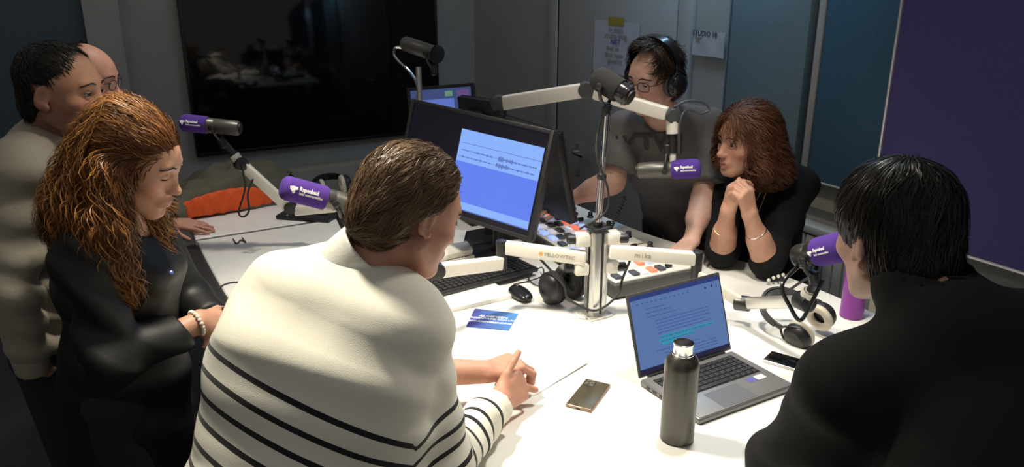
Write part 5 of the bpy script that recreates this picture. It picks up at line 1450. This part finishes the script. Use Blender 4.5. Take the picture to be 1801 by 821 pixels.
def person_root(p): return empty('person', (float(p[0]), float(p[1]), 0.0))
ORIGIN = {}
def settle(root):
    """children were built in world coordinates: keep them there under the root at the person's base"""
    for c in root.children: c.location = -root.location
def garment(h, root, name, m, e=0.012, upto=(0.96, 0.96), neck_r=0.062, neck_off=(0, 0, 0), fold=(), seed=1, step=0.0075, extra=None, cuts=None, attrs=None, hem=0.0, collar=None, sleeves=True, short=None):
    s = Solid(); h.torso(s, e)
    if hem: s.cone(h.pel, h.pel - h.spine * hem, 0.15 * h.b + e, 0.15 * h.b + e, 0.03)
    for i in (0, 1):
        if short:
            S, E = h.sh[i], h.el[i]; s.cone(S, S + (E - S) * short[i], 0.054 * h.armk + e, 0.060 * h.armk + e, 0.03, flat=1.0)
        else: h.arm(s, i, e, upto[i], flat=True)
    if extra: extra(s)
    up = nrm(h.H[:3, 3] - h.neck); c = h.neck + V3(neck_off)
    s.cone(c + up * 0.035, c + up * 0.30, neck_r, neck_r + 0.03, 0.012, 's')
    if cuts: cuts(s)
    V, Q = s.mesh(step); V = relax(V, Q, 2, 0.5)
    V = folds(V, Q, fold, seed) if fold else V
    return np_mesh(name, V, Q, m, root, attrs(V) if attrs else None)
def trousers(h, root, m='denim', seed=3):
    s = Solid(); L = np.linalg.norm(h.M - h.pel)
    s.ecap(h.pel - h.spine * 0.02, h.pel + h.spine * L * 0.16, 0.165 * h.b + 0.006, 0.118 * h.d + 0.006, 0.150 * h.b + 0.002, 0.108 * h.d + 0.002, h.right, 0.04)
    lg = h.legs(s, 0.012)
    V, Q = s.mesh(0.014); V = relax(V, Q, 2, 0.5); np_mesh('trousers', V, Q, m, root)
    s2 = None
    for hip, kn, an, f in lg:
        s2 = Solid(); a = an - V3(0, 0, an[2] - 0.05) if not h.seated else an - V3(0, 0, 0.035)
        s2.cone(a - f * 0.05, a + f * 0.14 - V3(0, 0, 0.012), 0.045, 0.036, 0.03); s2.cone(a, a + V3(0, 0, 0.05), 0.042, 0.044, 0.03)
        V, Q = s2.mesh(0.009); V[:, 2] = np.maximum(V[:, 2], a[2] - 0.048); np_mesh('shoe', V, Q, 'shoe', root)
def hairline(yf, yt, ye, zn, ear=True):
    def k(V):
        x, y, z = V[:, 0], V[:, 1], V[:, 2]
        lim = np.where(z > 0.065, yf, np.where(z > 0.0, yt + (yf - yt) * np.clip(z / 0.065, 0, 1) ** 2, np.where(z > -0.03, yt + (ye - yt) * np.clip(-z / 0.03, 0, 1), ye)))
        ok = (y < lim) & (z > zn)
        if ear: ok &= ~((np.abs(x) > 0.06) & (np.abs(y + 0.008) < 0.022) & (np.abs(z + 0.012) < 0.034))
        return ok
    return k
def ring_tube(root, C, ax, r1, r2, tube, m, name, up=(0, 0, 1), n=40, beads=None, wob=0.0):
    T = zframe(C, ax, up); b = MB()
    if beads:
        for i in range(beads):
            a = 2 * math.pi * i / beads; b.lathe([(tube * 0.5, -tube * 0.85), (tube * 0.9, -tube * 0.4), (tube, 0), (tube * 0.9, tube * 0.4), (tube * 0.5, tube * 0.85)], 8, T @ np.array(Matrix.Translation((r1 * math.cos(a), r2 * math.sin(a), 0))))
    else: b.tube([T[:3, 3] + T[:3, 0] * r1 * math.cos(2 * math.pi * i / n) + T[:3, 1] * r2 * math.sin(2 * math.pi * i / n) + T[:3, 2] * wob * math.sin(4 * math.pi * i / n) for i in range(n + 1)], tube, 8)
    return b.build(name, m, root)

# ---- A: man in the cream sweater with black stripes, leaning on the table with clasped hands
A = Human(pelvis=(-0.485, 1.27, 0.93), sh=((-0.495, 1.60, 1.325), (-0.205, 1.41, 1.345)), el=((-0.36, 1.74, 1.06), (-0.145, 1.440, 1.012)),
          wr=((-0.066, 1.800, 1.030), (-0.030, 1.705, 1.000)),
          hands=(dict(dir=(0.86, 0.48, 0.05), back=(0.10, -0.1, 1), curls=[(38, 58, 30), (42, 62, 30), (46, 64, 32), (50, 62, 32)], thumb=(38, 20, 10, 5), fine=True, scale=1.03, spread=3),
                 dict(dir=(0.60, 0.76, 0.10), back=(0.76, -0.50, 0.42), curls=[(58, 66, 34), (60, 66, 34), (62, 66, 34), (64, 62, 34)], thumb=(34, -10, 4, 2), fine=True, scale=1.03)),
          head=(ony(724, 370, 1.53), 54, 25, 4), neck=(-0.325, 1.50, 1.408), build=1.16, depth=1.20, jaw=1.10, arm=1.08, hip=1.28, chest=1.12)
pa = person_root(A.pel)
A.body(pa, 'skin_rosy', lambda L, inh, t: t)
A.eyes(pa, 'iris_brown', 0.8, 'skin_rosy_lid')
axS = nrm(A.M - A.pel); axT = nrm(axS + A.right * 0.16)
def stripes_attr(V):
    def seg(a, b):
        ba = b - a; t = ((V - a) @ ba) / (ba @ ba); tc = np.clip(t, 0, 1); return np.linalg.norm(V - a - tc[:, None] * ba, axis=1), t
    tz = (V - A.pel) @ axS; L = np.linalg.norm(A.M - A.pel)
    dist_t = np.linalg.norm((V - A.pel) - np.outer(np.clip(tz, 0, L * 0.9), axS), axis=1) - 0.135
    val = L * 0.64 - (V - A.pel) @ axT
    best = dist_t.copy()
    for i in (0, 1):
        d1, t1 = seg(A.sh[i], A.el[i]); d2, t2 = seg(A.el[i], A.wr[i]); d1 = d1 - 0.02; d2 = d2 - 0.02
        l1 = np.linalg.norm(A.el[i] - A.sh[i]); l2 = np.linalg.norm(A.wr[i] - A.el[i])
        v1 = t1 * l1 - l1 * 0.56; v2 = np.where(t2 < 0.80, np.maximum(t2, -0.3) * l2 + l1 * 0.44, -1)
        q = d1 < best; val = np.where(q, v1, val); best = np.minimum(best, d1)
        q = d2 < best; val = np.where(q, v2, val); best = np.minimum(best, d2)
    return {'stripe': val}
def cutA(s): pass
def exA(s):
    s.ell(ony(672, 800, 1.37), (0.09, 0.09, 0.15), k=0.06)
garment(A, pa, 'sweater', 'stripes', 0.016, (0.55, 0.90), 0.072, (0.0, 0.0, 0.012),
        [(0.0030, 60, (0.3, 0.2, 1), None, 1), (0.0055, 55, (1, 0.4, 0.3), (-0.14, 1.42, 1.22), 0.16), (0.008, 95, (0.3, 0.9, 0.1), (-0.06, 1.58, 1.0), 0.10), (0.005, 40, (0.9, -0.5, 0.2), (-0.33, 1.42, 1.30), 0.12)], 4, 0.0062, attrs=stripes_attr, hem=0.06, extra=exA)
# white shirt collar standing out of the sweater
up = nrm(A.H[:3, 3] + A.H[:3, :3] @ V3(0, -0.03, -0.06) - A.neck)
s = Solid(); s.cone(A.neck + up * 0.0, A.neck + up * 0.078, 0.084, 0.076, 0.01, flat=1.0); s.cone(A.neck + up * 0.02, A.neck + up * 0.20, 0.068, 0.071, 0.006, 's')
V, Q = s.mesh(0.0038); V = relax(V, Q, 3, 0.5); np_mesh('shirt_collar', V, Q, 'shirt_white', pa)
trousers(A, pa)
bl_ = Solid(); bl_.ell((0, -0.015, 0.036), (0.083, 0.105, 0.092), k=0.01); bl_.ell((0, -0.062, -0.030), (0.072, 0.055, 0.062), k=0.04); bl_.ell((0, 0.035, 0.085), (0.05, 0.045, 0.028), k=0.03)
hlA = hairline(0.058, 0.016, -0.014, -0.105)
def flowA(P):
    f = np.stack([P[:, 0] * 2.0, -np.ones(len(P)) * 0.9, -0.25 - 6 * np.clip(-P[:, 1] - 0.05, 0, 0.06)], 1)
    f[:, 2] -= 0.5 * np.clip(np.abs(P[:, 0]) - 0.05, 0, 0.05) / 0.03; return f
hair(pa, A.H, bl_, 'hair_brown', flowA, 9000, 0.085, 5, 0.0016, steps=11, wave=0.003, wlen=0.06, clump=0.26, lift=(0.0005, 0.008), keep=hlA, rough=0.001)
settle(pa)
tag(pa, 'man in a cream sweater with black stripes leaning on the table', 'person')

# ---- B: woman with long curly ginger hair, in black, standing at the left
shB = ony(152, 448, 1.74)
B = Human(pelvis=(-1.03, 1.90, 0.98), sh=(shB + [-0.03, 0.33, 0.0], shB), el=(shB + [0.05, 0.40, -0.28], ony(196, 640, 1.68)), wr=(shB + [0.18, 0.26, -0.30], ony(350, 566, 1.84)),
          hands=(dict(dir=(0.5, -0.9, 0.1), back=(0.9, 0.3, 0.2)), dict(dir=(0.70, 0.55, -0.40), back=(0.3, -0.7, 0.6), fine=False)),
          head=(ony(240, 283, 1.85), 91, 22, 0), build=0.96, depth=1.02, female=True, neck=shB + [0.015, 0.165, 0.040], jaw=0.96, nose=1.0)
pb_ = person_root(B.pel)
B.body(pb_, 'skin_warm'); B.eyes(pb_, 'iris_brown', 1.0, 'skin_warm_lid', brow='hair_dark')
garment(B, pb_, 'blouse', 'satin_black', 0.018, (0.80, 0.80), 0.066, (0.02, 0, -0.015), [(0.004, 45, (0.4, 0.1, 1), None, 1), (0.010, 50, (0.5, 0.2, 0.8), (-0.90, 1.72, 1.25), 0.20), (0.008, 40, (0.5, 0.1, 1), (-0.9, 1.75, 0.95), 0.2)], 9, 0.0075, hem=0.22)
trousers(B, pb_)
ring_tube(pb_, B.el[1] + (B.wr[1] - B.el[1]) * 0.97, B.wr[1] - B.el[1], 0.033, 0.031, 0.0055, 'pearl', 'bracelet', beads=20)
bmk = MB(); bmk.lathe([(0.004, 0), (0.005, 0.002), (0.003, 0.004)], 12, zframe(ony(301, 479, 1.74), (0.5, -0.8, 0.2))); bmk.build('badge', mat('blue_badge', (0.15, 0.22, 0.8), 0.15), pb_)
bl_ = Solid(); bl_.ell((0, -0.014, 0.034), (0.083, 0.104, 0.090), k=0.01); bl_.ell((0, -0.060, 0.085), (0.050, 0.050, 0.036), k=0.05)
bl_.ell((0, -0.065, -0.040), (0.098, 0.085, 0.105), k=0.05); bl_.ell((0, -0.075, -0.150), (0.118, 0.085, 0.100), k=0.05)
for sx in (-1, 1):
    bl_.cone((sx * 0.083, -0.020, -0.03), (sx * 0.100, 0.005, -0.15), 0.030, 0.045, 0.04); bl_.cone((sx * 0.100, 0.005, -0.15), (sx * 0.085, 0.085, -0.290), 0.045, 0.020, 0.04)
def keepB(V):
    x, y, z = V[:, 0], V[:, 1], V[:, 2]
    lim = np.where(z > 0.05, 0.082 - 0.5 * np.clip(z - 0.07, 0, 1), np.where(z > -0.13, 0.040 + 0.042 * np.clip(z / 0.05, 0, 1), 0.3))
    return y < lim
def flowB(P):
    top = np.clip((P[:, 2] - 0.005) / 0.05, 0, 1)[:, None]
    back = np.stack([-P[:, 0] * 1.2, -0.6 - (P[:, 1] + 0.06) * 7, 0.115 - P[:, 2] + 0.02], 1); back /= np.linalg.norm(back, axis=1)[:, None] + 1e-6
    behind = (P[:, 1] < -0.075)[:, None] * 1.0
    dn = np.stack([P[:, 0] * 1.5, 0.10 - P[:, 1] * 0.3 + 0.9 * np.clip(-P[:, 2] - 0.15, 0, 0.2) * 3, -np.ones(len(P))], 1)
    w = top * (1 - behind); return back * w + dn * (1 - w)
hair_mat('hair_gold', (0.07, 0.024, 0.007), (0.42, 0.19, 0.055), 0.42)
hair(pb_, B.H, bl_, 'hair_ginger', flowB, 9500, lambda P: np.where(P[:, 2] > 0.04, 0.10, 0.15), 8, 0.0017, steps=15, wave=lambda P: np.where(P[:, 2] > 0.03, 0.0018, 0.008), wlen=0.085, clump=0.25, lift=(0.001, 0.009), keep=keepB, rough=0.003, cap_step=0.008, region=lambda P: np.where(P[:, 2] > -0.22, 1.0, 0.3))
hair(pb_, B.H, bl_, 'hair_gold', flowB, 2600, lambda P: np.where(P[:, 2] > 0.04, 0.12, 0.16), 18, 0.0020, steps=18, wave=lambda P: np.where(P[:, 2] > 0.04, 0.003, 0.014), wlen=0.095, clump=0.30, lift=(0.006, 0.016), keep=keepB, rough=0.004, cap_step=0.011, region=lambda P: np.where((P[:, 1] < -0.01) | (P[:, 2] < -0.08) | (P[:, 2] > 0.09), 1.0, 0.08), name='curls')
settle(pb_)
tag(pb_, 'woman in black with long curly ginger hair looking down', 'person')

# ---- C: man in the beige sweatshirt behind her
C_ = Human(pelvis=(-1.31, 2.12, 1.0), sh=((-1.27, 2.33, 1.53), (-1.235, 1.95, 1.515)), el=((-1.24, 2.42, 1.23), (-1.262, 1.87, 1.225)), wr=((-1.16, 2.38, 1.01), (-1.290, 1.925, 0.985)),
           hands=(dict(dir=(0.2, 0, -1), back=(0, 1, 0)), dict(dir=(0.0, 0.60, -0.80), back=(0.0, -0.8, -0.6))), head=(ony(108, 158, 2.08), 90, 4, 0), build=1.0, depth=1.08, neck=(-1.245, 2.13, 1.565), jaw=1.04)
pc = person_root(C_.pel)
def stubble(L, inh, t):
    w = inh * np.clip((-L[:, 2] - 0.020) / 0.03, 0, 1) * np.clip((0.095 - L[:, 1]) / 0.03, 0, 1) * (L[:, 2] > -0.125)
    return t - w[:, None] * np.array([0.42, 0.40, 0.36])
C_.body(pc, 'skin_tan', stubble); C_.eyes(pc, 'iris_brown', 0.6, 'skin_tan_lid')
garment(C_, pc, 'sweatshirt', 'sweat_beige', 0.020, (0.93, 0.93), 0.064, (0.0, 0, -0.002), [(0.004, 55, (0, 0.2, 1), None, 1), (0.008, 70, (0.4, 0.2, 1), (-1.25, 1.93, 1.25), 0.16), (0.010, 75, (0.2, 0.1, 1), (-1.26, 1.95, 1.08), 0.12)], 21, 0.0075)
for i in (0, 1):
    d = nrm(C_.wr[i] - C_.el[i]); s = Solid(); q = C_.el[i] + (C_.wr[i] - C_.el[i]) * 0.88; s.cone(q, q + d * 0.05, 0.046, 0.043, 0.01, flat=1.0); V, Q = s.mesh(0.006); np_mesh('cuff', relax(V, Q, 1), Q, 'sweat_beige', pc)
up = nrm(C_.H[:3, 3] - C_.neck); ring_tube(pc, C_.neck + up * 0.040, up, 0.063, 0.063, 0.006, 'shirt_dark', 'shirt_neckband')
trousers(C_, pc)
bl_ = Solid(); bl_.ell((0, -0.012, 0.034), (0.0795, 0.1005, 0.090), k=0.01); bl_.ell((0, -0.062, -0.040), (0.060, 0.044, 0.055), k=0.03)
hlC = hairline(0.052, 0.008, -0.004, -0.085)
def flowC(P): return np.stack([P[:, 0] * 3, 0.7 - 8 * np.clip(-P[:, 1], 0, 1), -0.3 - 2.0 * np.clip(0.08 - P[:, 2], 0, 1)], 1)
hair(pc, C_.H, bl_, 'hair_jet', flowC, 5200, 0.017, 31, 0.0016, steps=6, clump=0.25, lift=(0.0003, 0.003), keep=hlC)
settle(pc)
tag(pc, 'dark haired man in a beige sweatshirt at the far left', 'person')

# ---- D: man with glasses, almost hidden behind the beige sweatshirt; his hand rests on the table
D = Human(pelvis=(-1.62, 2.86, 0.96), sh=((-1.56, 3.03, 1.41), (-1.53, 2.70, 1.40)), el=((-1.60, 3.12, 1.14), (-1.52, 2.66, 1.12)), wr=((-1.435, 3.175, 0.981), (-1.40, 2.72, 1.0)),
          hands=(dict(dir=(0.98, 0.06, -0.06), back=(0.05, -0.25, 0.97), curls=FLAT, thumb=(38, 12, 10, 5), fine=True), dict(dir=(0.9, 0.2, -0.5), back=(0.4, 0, 0.9))),
          head=(ony(152, 138, 2.78), 84, 10, 0), build=1.0, depth=1.05, neck=(-1.55, 2.86, 1.455), jaw=1.0)
pd = person_root(D.pel)
D.body(pd, 'skin_rosy', stubble); D.eyes(pd, 'iris_brown', 0.6, 'skin_rosy_lid'); D.glasses(pd)
garment(D, pd, 'shirt', 'shirt_dark', 0.014, (0.80, 0.80), 0.064, fold=[(0.004, 50, (0.1, 0.2, 1), None, 1)], seed=41, step=0.010)
trousers(D, pd)
bl_ = Solid(); bl_.ell((0, -0.014, 0.032), (0.0795, 0.1015, 0.090), k=0.01); bl_.ell((0, -0.066, -0.040), (0.064, 0.046, 0.055), k=0.03)
hair(pd, D.H, bl_, 'hair_dark', flowC, 1800, 0.018, 33, 0.0024, steps=6, clump=0.3, keep=hairline(-0.015, 0.0, -0.01, -0.085))
settle(pd)
tag(pd, 'man with glasses hidden behind the beige sweatshirt, hand on the table', 'person')

# ---- E: man in the grey T-shirt with headphones at the mixing console
E_ = Human(pelvis=(0.78, 3.36, 0.95), sh=((0.790, 3.150, 1.385), (0.445, 3.130, 1.375)), el=((0.745, 2.985, 1.135), ony(1078, 318, 3.06)), wr=((0.665, 2.80, 1.035), ony(1000, 352, 3.12)),
           hands=(dict(dir=(-0.55, -0.75, -0.14), back=(-0.2, -0.2, 0.95), curls=RELAX, fine=True), dict(dir=(-0.9, -0.1, -0.25), back=(-0.1, -0.2, 1))),
           head=(ony(1150, 136, 2.95), 230, 12, 3), build=1.12, depth=1.15, neck=(0.585, 3.10, 1.455), jaw=1.06, arm=1.08)
pe = person_root(E_.pel)
E_.body(pe, 'skin_pale'); E_.eyes(pe, 'iris_brown', 0.62, 'skin_pale_lid'); E_.glasses(pe)
garment(E_, pe, 't_shirt', 'tee_grey', 0.016, (0, 0), 0.072, (0.0, -0.015, -0.018), [(0.0045, 42, (0.3, 0, 1), None, 1), (0.007, 55, (0.8, 0, 0.5), (0.48, 3.1, 1.28), 0.12), (0.006, 60, (0.2, 0, 1), (0.62, 3.1, 1.05), 0.14)], 17, 0.0075, short=(0.78, 0.78), hem=0.10)
trousers(E_, pe)
# print on the chest: dark angular letters
v_, f_ = text_mesh('LVTVH', 0.095, 0.0006, bold=0.002)
v_[:, 1] *= 1.25
cenp = ony(1140, 262, 2.99); xx_ = V3(1, -0.06, 0.03); nn_ = V3(-0.06, -0.95, 0.25)
# lay the print on the shirt by walking each vertex onto the cloth
sE = Solid(); E_.torso(sE, 0.016)
TT = frame(cenp, xx_, nn_); PV = v_ @ TT[:3, :3].T + TT[:3, 3]
for _ in range(12):
    dd = sE.at(PV); PV = PV - sE.grad(PV) * (dd - 0.014)[:, None] * 0.9
M['print_shirt'] = mat('charcoal_print', (0.035, 0.033, 0.033), 0.8)
b = MB(); b.add(PV, f_); b.build('chest_print', 'print_shirt', pe, smooth=0)
bl_ = Solid(); bl_.ell((0, -0.012, 0.040), (0.084, 0.107, 0.096), k=0.01); bl_.ell((0, -0.064, -0.035), (0.068, 0.050, 0.060), k=0.03); bl_.ell((0.0, 0.030, 0.100), (0.060, 0.045, 0.030), k=0.03)
def flowE(P): return np.stack([P[:, 0] * 7 + 0.45, (P[:, 1] + 0.03) * 3 + 0.05, -0.25 - 5 * np.clip(0.05 - P[:, 2], 0, 1)], 1)
hair(pe, E_.H, bl_, 'hair_dark', flowE, 4500, 0.060, 51, 0.0020, steps=10, wave=0.004, wlen=0.05, clump=0.5, lift=(0.002, 0.014), keep=hairline(0.046, 0.022, -0.006, -0.088), rough=0.004)
settle(pe)
tag(pe, 'man in a grey T-shirt and glasses standing at the mixing console', 'person')
HT = E_.H.copy(); HT[:3, 3] = E_.H[:3, 3] + E_.H[:3, :3] @ V3(0, -0.006, -0.014)
hpe = headphones('headphones', HT, 0.090, 'plastic_grey', 'black headphones worn by the man in the grey T-shirt', 0.085, 0.046, 'plastic_gloss')
cw = root_at('coiled_cable', tuple(ony(1075, 400, 2.97))); 
def coil(a, b_, turns, rad):
    a = V3(a); b_ = V3(b_); T = zframe(a, b_ - a); L = np.linalg.norm(b_ - a); n = turns * 10
    return [T[:3, 3] + T[:3, 0] * rad * math.cos(i / 10 * 6.283) + T[:3, 1] * rad * math.sin(i / 10 * 6.283) + T[:3, 2] * (L * i / n + 0.02 * math.sin(3.14 * i / n)) for i in range(n + 1)]
ptube(cw, coil(ony(1100, 345, 3.02), ony(1072, 405, 3.0), 15, 0.007), 0.0022, 'rubber', 'cord', 6)
tag(cw, 'coiled black headphone cable hanging beside the grey T-shirt', 'cable', 'black cables')

# ---- F: woman with auburn hair, elbows on the table, hands clasped under her chin
F_ = Human(pelvis=(1.06, 3.10, 0.72), sh=((1.075, 2.905, 1.215), (0.860, 3.115, 1.235)), el=((0.905, 2.665, 1.006), (0.775, 2.775, 1.006)), wr=((0.822, 2.640, 1.185), (0.758, 2.685, 1.185)),
           hands=(dict(dir=(-0.30, -0.02, 0.95), back=(0.45, -0.85, 0.15), curls=[(48, 55, 25), (52, 58, 25), (56, 58, 25), (60, 55, 25)], thumb=(28, 25, 15, 10), fine=True, scale=0.94, spread=2),
                  dict(dir=(0.16, -0.22, 0.95), back=(-0.85, -0.45, 0.18), curls=[(50, 52, 18), (52, 54, 18), (55, 54, 18), (58, 52, 18)], thumb=(28, 25, 15, 10), fine=True, scale=0.94, spread=2)),
           head=(ony(1311, 247, 2.84), 246, 3, 0), neck=(0.955, 2.985, 1.285), build=0.98, depth=1.10, female=True, seated=True, nose=1.05, mouth=0.003, arm=0.98)
pf = person_root(F_.pel)
F_.body(pf, 'skin_warm'); F_.eyes(pf, 'iris_brown', 0.28, 'skin_warm_lid', brow='hair_dark')
def cutF(s): pass
garment(F_, pf, 'sweater', 'cloth_black', 0.018, (0.02, 0.02), 0.064, (-0.012, -0.015, -0.012), [(0.004, 45, (0.4, 0.3, 1), None, 1), (0.006, 60, (0.5, 0.5, 0.6), (0.98, 2.78, 1.1), 0.14)], 61, 0.0075)
trousers(F_, pf)
eL = F_.el[0]
for k in range(4):
    p = ony(1352 + 8.5 * k, 491 - 2.6 * k + (1.5 if k == 0 else 0), 2.600 + 0.004 * k); b = MB(); b.lathe([(0.001, -0.006), (0.005, -0.004), (0.0066, 0), (0.005, 0.004), (0.001, 0.006)], 12, zframe(p, (0, -1, 0.3))); b.build('pearl_button', 'pearl', pf)
dL = F_.wr[0] - F_.el[0]; dR = F_.wr[1] - F_.el[1]
for t, rr in ((0.55, 0.0355), (0.585, 0.035), (0.62, 0.0345)): ring_tube(pf, F_.el[0] + dL * t, dL, rr, rr, 0.0036, 'silver' if t != 0.585 else 'gold', 'bracelet', wob=0.002)
ring_tube(pf, F_.el[1] + dR * 0.52, dR + V3(0.05, 0, 0), 0.041, 0.038, 0.0018, 'gold', 'bracelet')
up = nrm(F_.H[:3, 3] - F_.neck)
Fh = np.array([F_.H[0, 1], F_.H[1, 1], 0])
sF = Solid(); F_.torso(sF, 0.020)
for pxs, tb in ((((1345, 322), (1336, 336), (1322, 352), (1306, 362), (1292, 360)), 0.0032), (((1347, 330), (1338, 352), (1326, 376), (1314, 388), (1300, 380)), 0.0015)):
    pts = np.array([ony(x, y, 2.84) for x, y in pxs])
    for _ in range(14): pts = pts - sF.grad(pts) * (sF.at(pts) - 0.006)[:, None] * 0.8
    b = MB(); b.tube(spline(pts, 24), tb, 8); b.build('necklace', 'gold', pf)
TRh = hand_frame(F_.wr[1], F_.hands[1]['dir'], F_.hands[1]['back'])
c55 = math.radians(55); rd = V3(math.cos(c55), 0, -math.sin(c55)); rp2 = (V3(0.085, -0.0095, 0) + rd * 0.022) * 0.94
ring_tube(pf, TRh[:3, 3] + TRh[:3, :3] @ rp2, TRh[:3, :3] @ rd, 0.0092, 0.0092, 0.0016, 'gold', 'ring')
bl_ = Solid(); bl_.ell((0, -0.016, 0.042), (0.096, 0.112, 0.098), k=0.01); bl_.ell((0, -0.050, -0.045), (0.112, 0.090, 0.105), k=0.04); bl_.ell((0, -0.085, -0.115), (0.120, 0.080, 0.065), k=0.04)
for sx in (-1, 1): bl_.cone((sx * 0.090, 0.012, 0.03), (sx * 0.098, 0.010, -0.085), 0.030, 0.040, 0.03)
def keepF(V):
    x, y, z = V[:, 0], V[:, 1], V[:, 2]
    lim = np.where(z > 0.075, 0.080, np.where(z > -0.14, 0.046 + 0.034 * np.clip(z / 0.075, -0.3, 1) ** 3, 0.06))
    return y < lim
def flowF(P):
    f = np.stack([P[:, 0] * 9, (P[:, 1] - 0.06) * 4 - 0.20, -0.30 - 8 * np.clip(0.11 - P[:, 2], 0, 0.2)], 1); return f
hair(pf, F_.H, bl_, 'hair_auburn', flowF, 9000, lambda P: np.where(P[:, 2] > 0.03, 0.12, 0.085), 71, 0.0018, steps=14, wave=lambda P: np.where(P[:, 2] > 0.03, 0.004, 0.010), wlen=0.085, clump=0.28, lift=(0.001, 0.010), keep=keepF, rough=0.004, cap_step=0.0075)
settle(pf)
tag(pf, 'woman with wavy auburn hair in black resting her chin above clasped hands', 'person')
# her stool
stl = empty('bar_stool', (1.07, 3.12, 0)); b = MB(); b.lathe([(0.15, 0.575), (0.185, 0.585), (0.185, 0.60), (0.17, 0.612)], 32); b.build('seat', 'plastic_black', stl)
b = MB(); b.lathe([(0.165, 0), (0.165, 0.012), (0.03, 0.03), (0.025, 0.575)], 28); b.build('pedestal', 'steel_dark', stl)
tag(stl, 'black round stool under the woman with auburn hair', 'stool')

# ---- G: black haired person at the right front, seen from behind
G = Human(pelvis=(0.86, 0.62, 0.92), sh=((0.540, 1.115, 1.370), (0.850, 1.085, 1.465)), el=((0.515, 1.285, 1.105), (0.98, 1.16, 1.20)), wr=((0.72, 1.14, 0.985), (0.90, 1.33, 1.02)),
          hands=(dict(dir=(0.9, 0.1, -0.15), back=(0, 0, 1)), dict(dir=(-0.4, 0.9, -0.1), back=(0, 0, 1))), head=(ony(1573, 408, 1.28), -14, 14, 0), neck=(0.675, 1.12, 1.465), build=1.06, depth=1.10, jaw=1.0, arm=1.12)
pg = person_root(G.pel)
G.body(pg, 'skin_pale'); G.eyes(pg, 'iris_brown', 0.5, 'skin_pale_lid')
def exG(s):
    u = nrm(G.H[:3, 3] - G.neck); s.cone(G.neck - u * 0.02, G.neck + u * 0.088, 0.084, 0.078, 0.03); s.ell(ony(1520, 805, 1.12), (0.08, 0.08, 0.12), k=0.05)
garment(G, pg, 'sweatshirt', 'sweat_black', 0.024, (0.95, 0.95), 0.058, (0, 0, 0.018), [(0.0045, 40, (0.5, 0.2, 1), None, 1), (0.009, 45, (0.5, -0.1, 1), (0.75, 1.0, 1.35), 0.2), (0.007, 60, (0.2, 0.4, 1), (0.5, 1.22, 1.22), 0.14)], 81, 0.0078, extra=exG, hem=0.08)
trousers(G, pg)
bl_ = Solid(); bl_.ell((0, -0.012, 0.036), (0.085, 0.106, 0.092), k=0.01); bl_.ell((0, -0.052, -0.060), (0.068, 0.056, 0.090), k=0.04)
def flowG(P):
    c = P - np.array([0.012, -0.045, 0.14]); f = c * np.array([1.0, 1.0, 0.4]); f[:, 2] -= 0.03; f[:, 0] += 0.15 * c[:, 1]; return f
hair(pg, G.H, bl_, 'hair_jet', flowG, 8000, 0.085, 91, 0.0018, steps=11, wave=0.002, wlen=0.09, clump=0.20, lift=(0.0005, 0.006), keep=hairline(0.2, 0.058, -0.012, -0.160), rough=0.001)
settle(pg)
tag(pg, 'black haired person in a black sweatshirt seen from behind at the right', 'person')
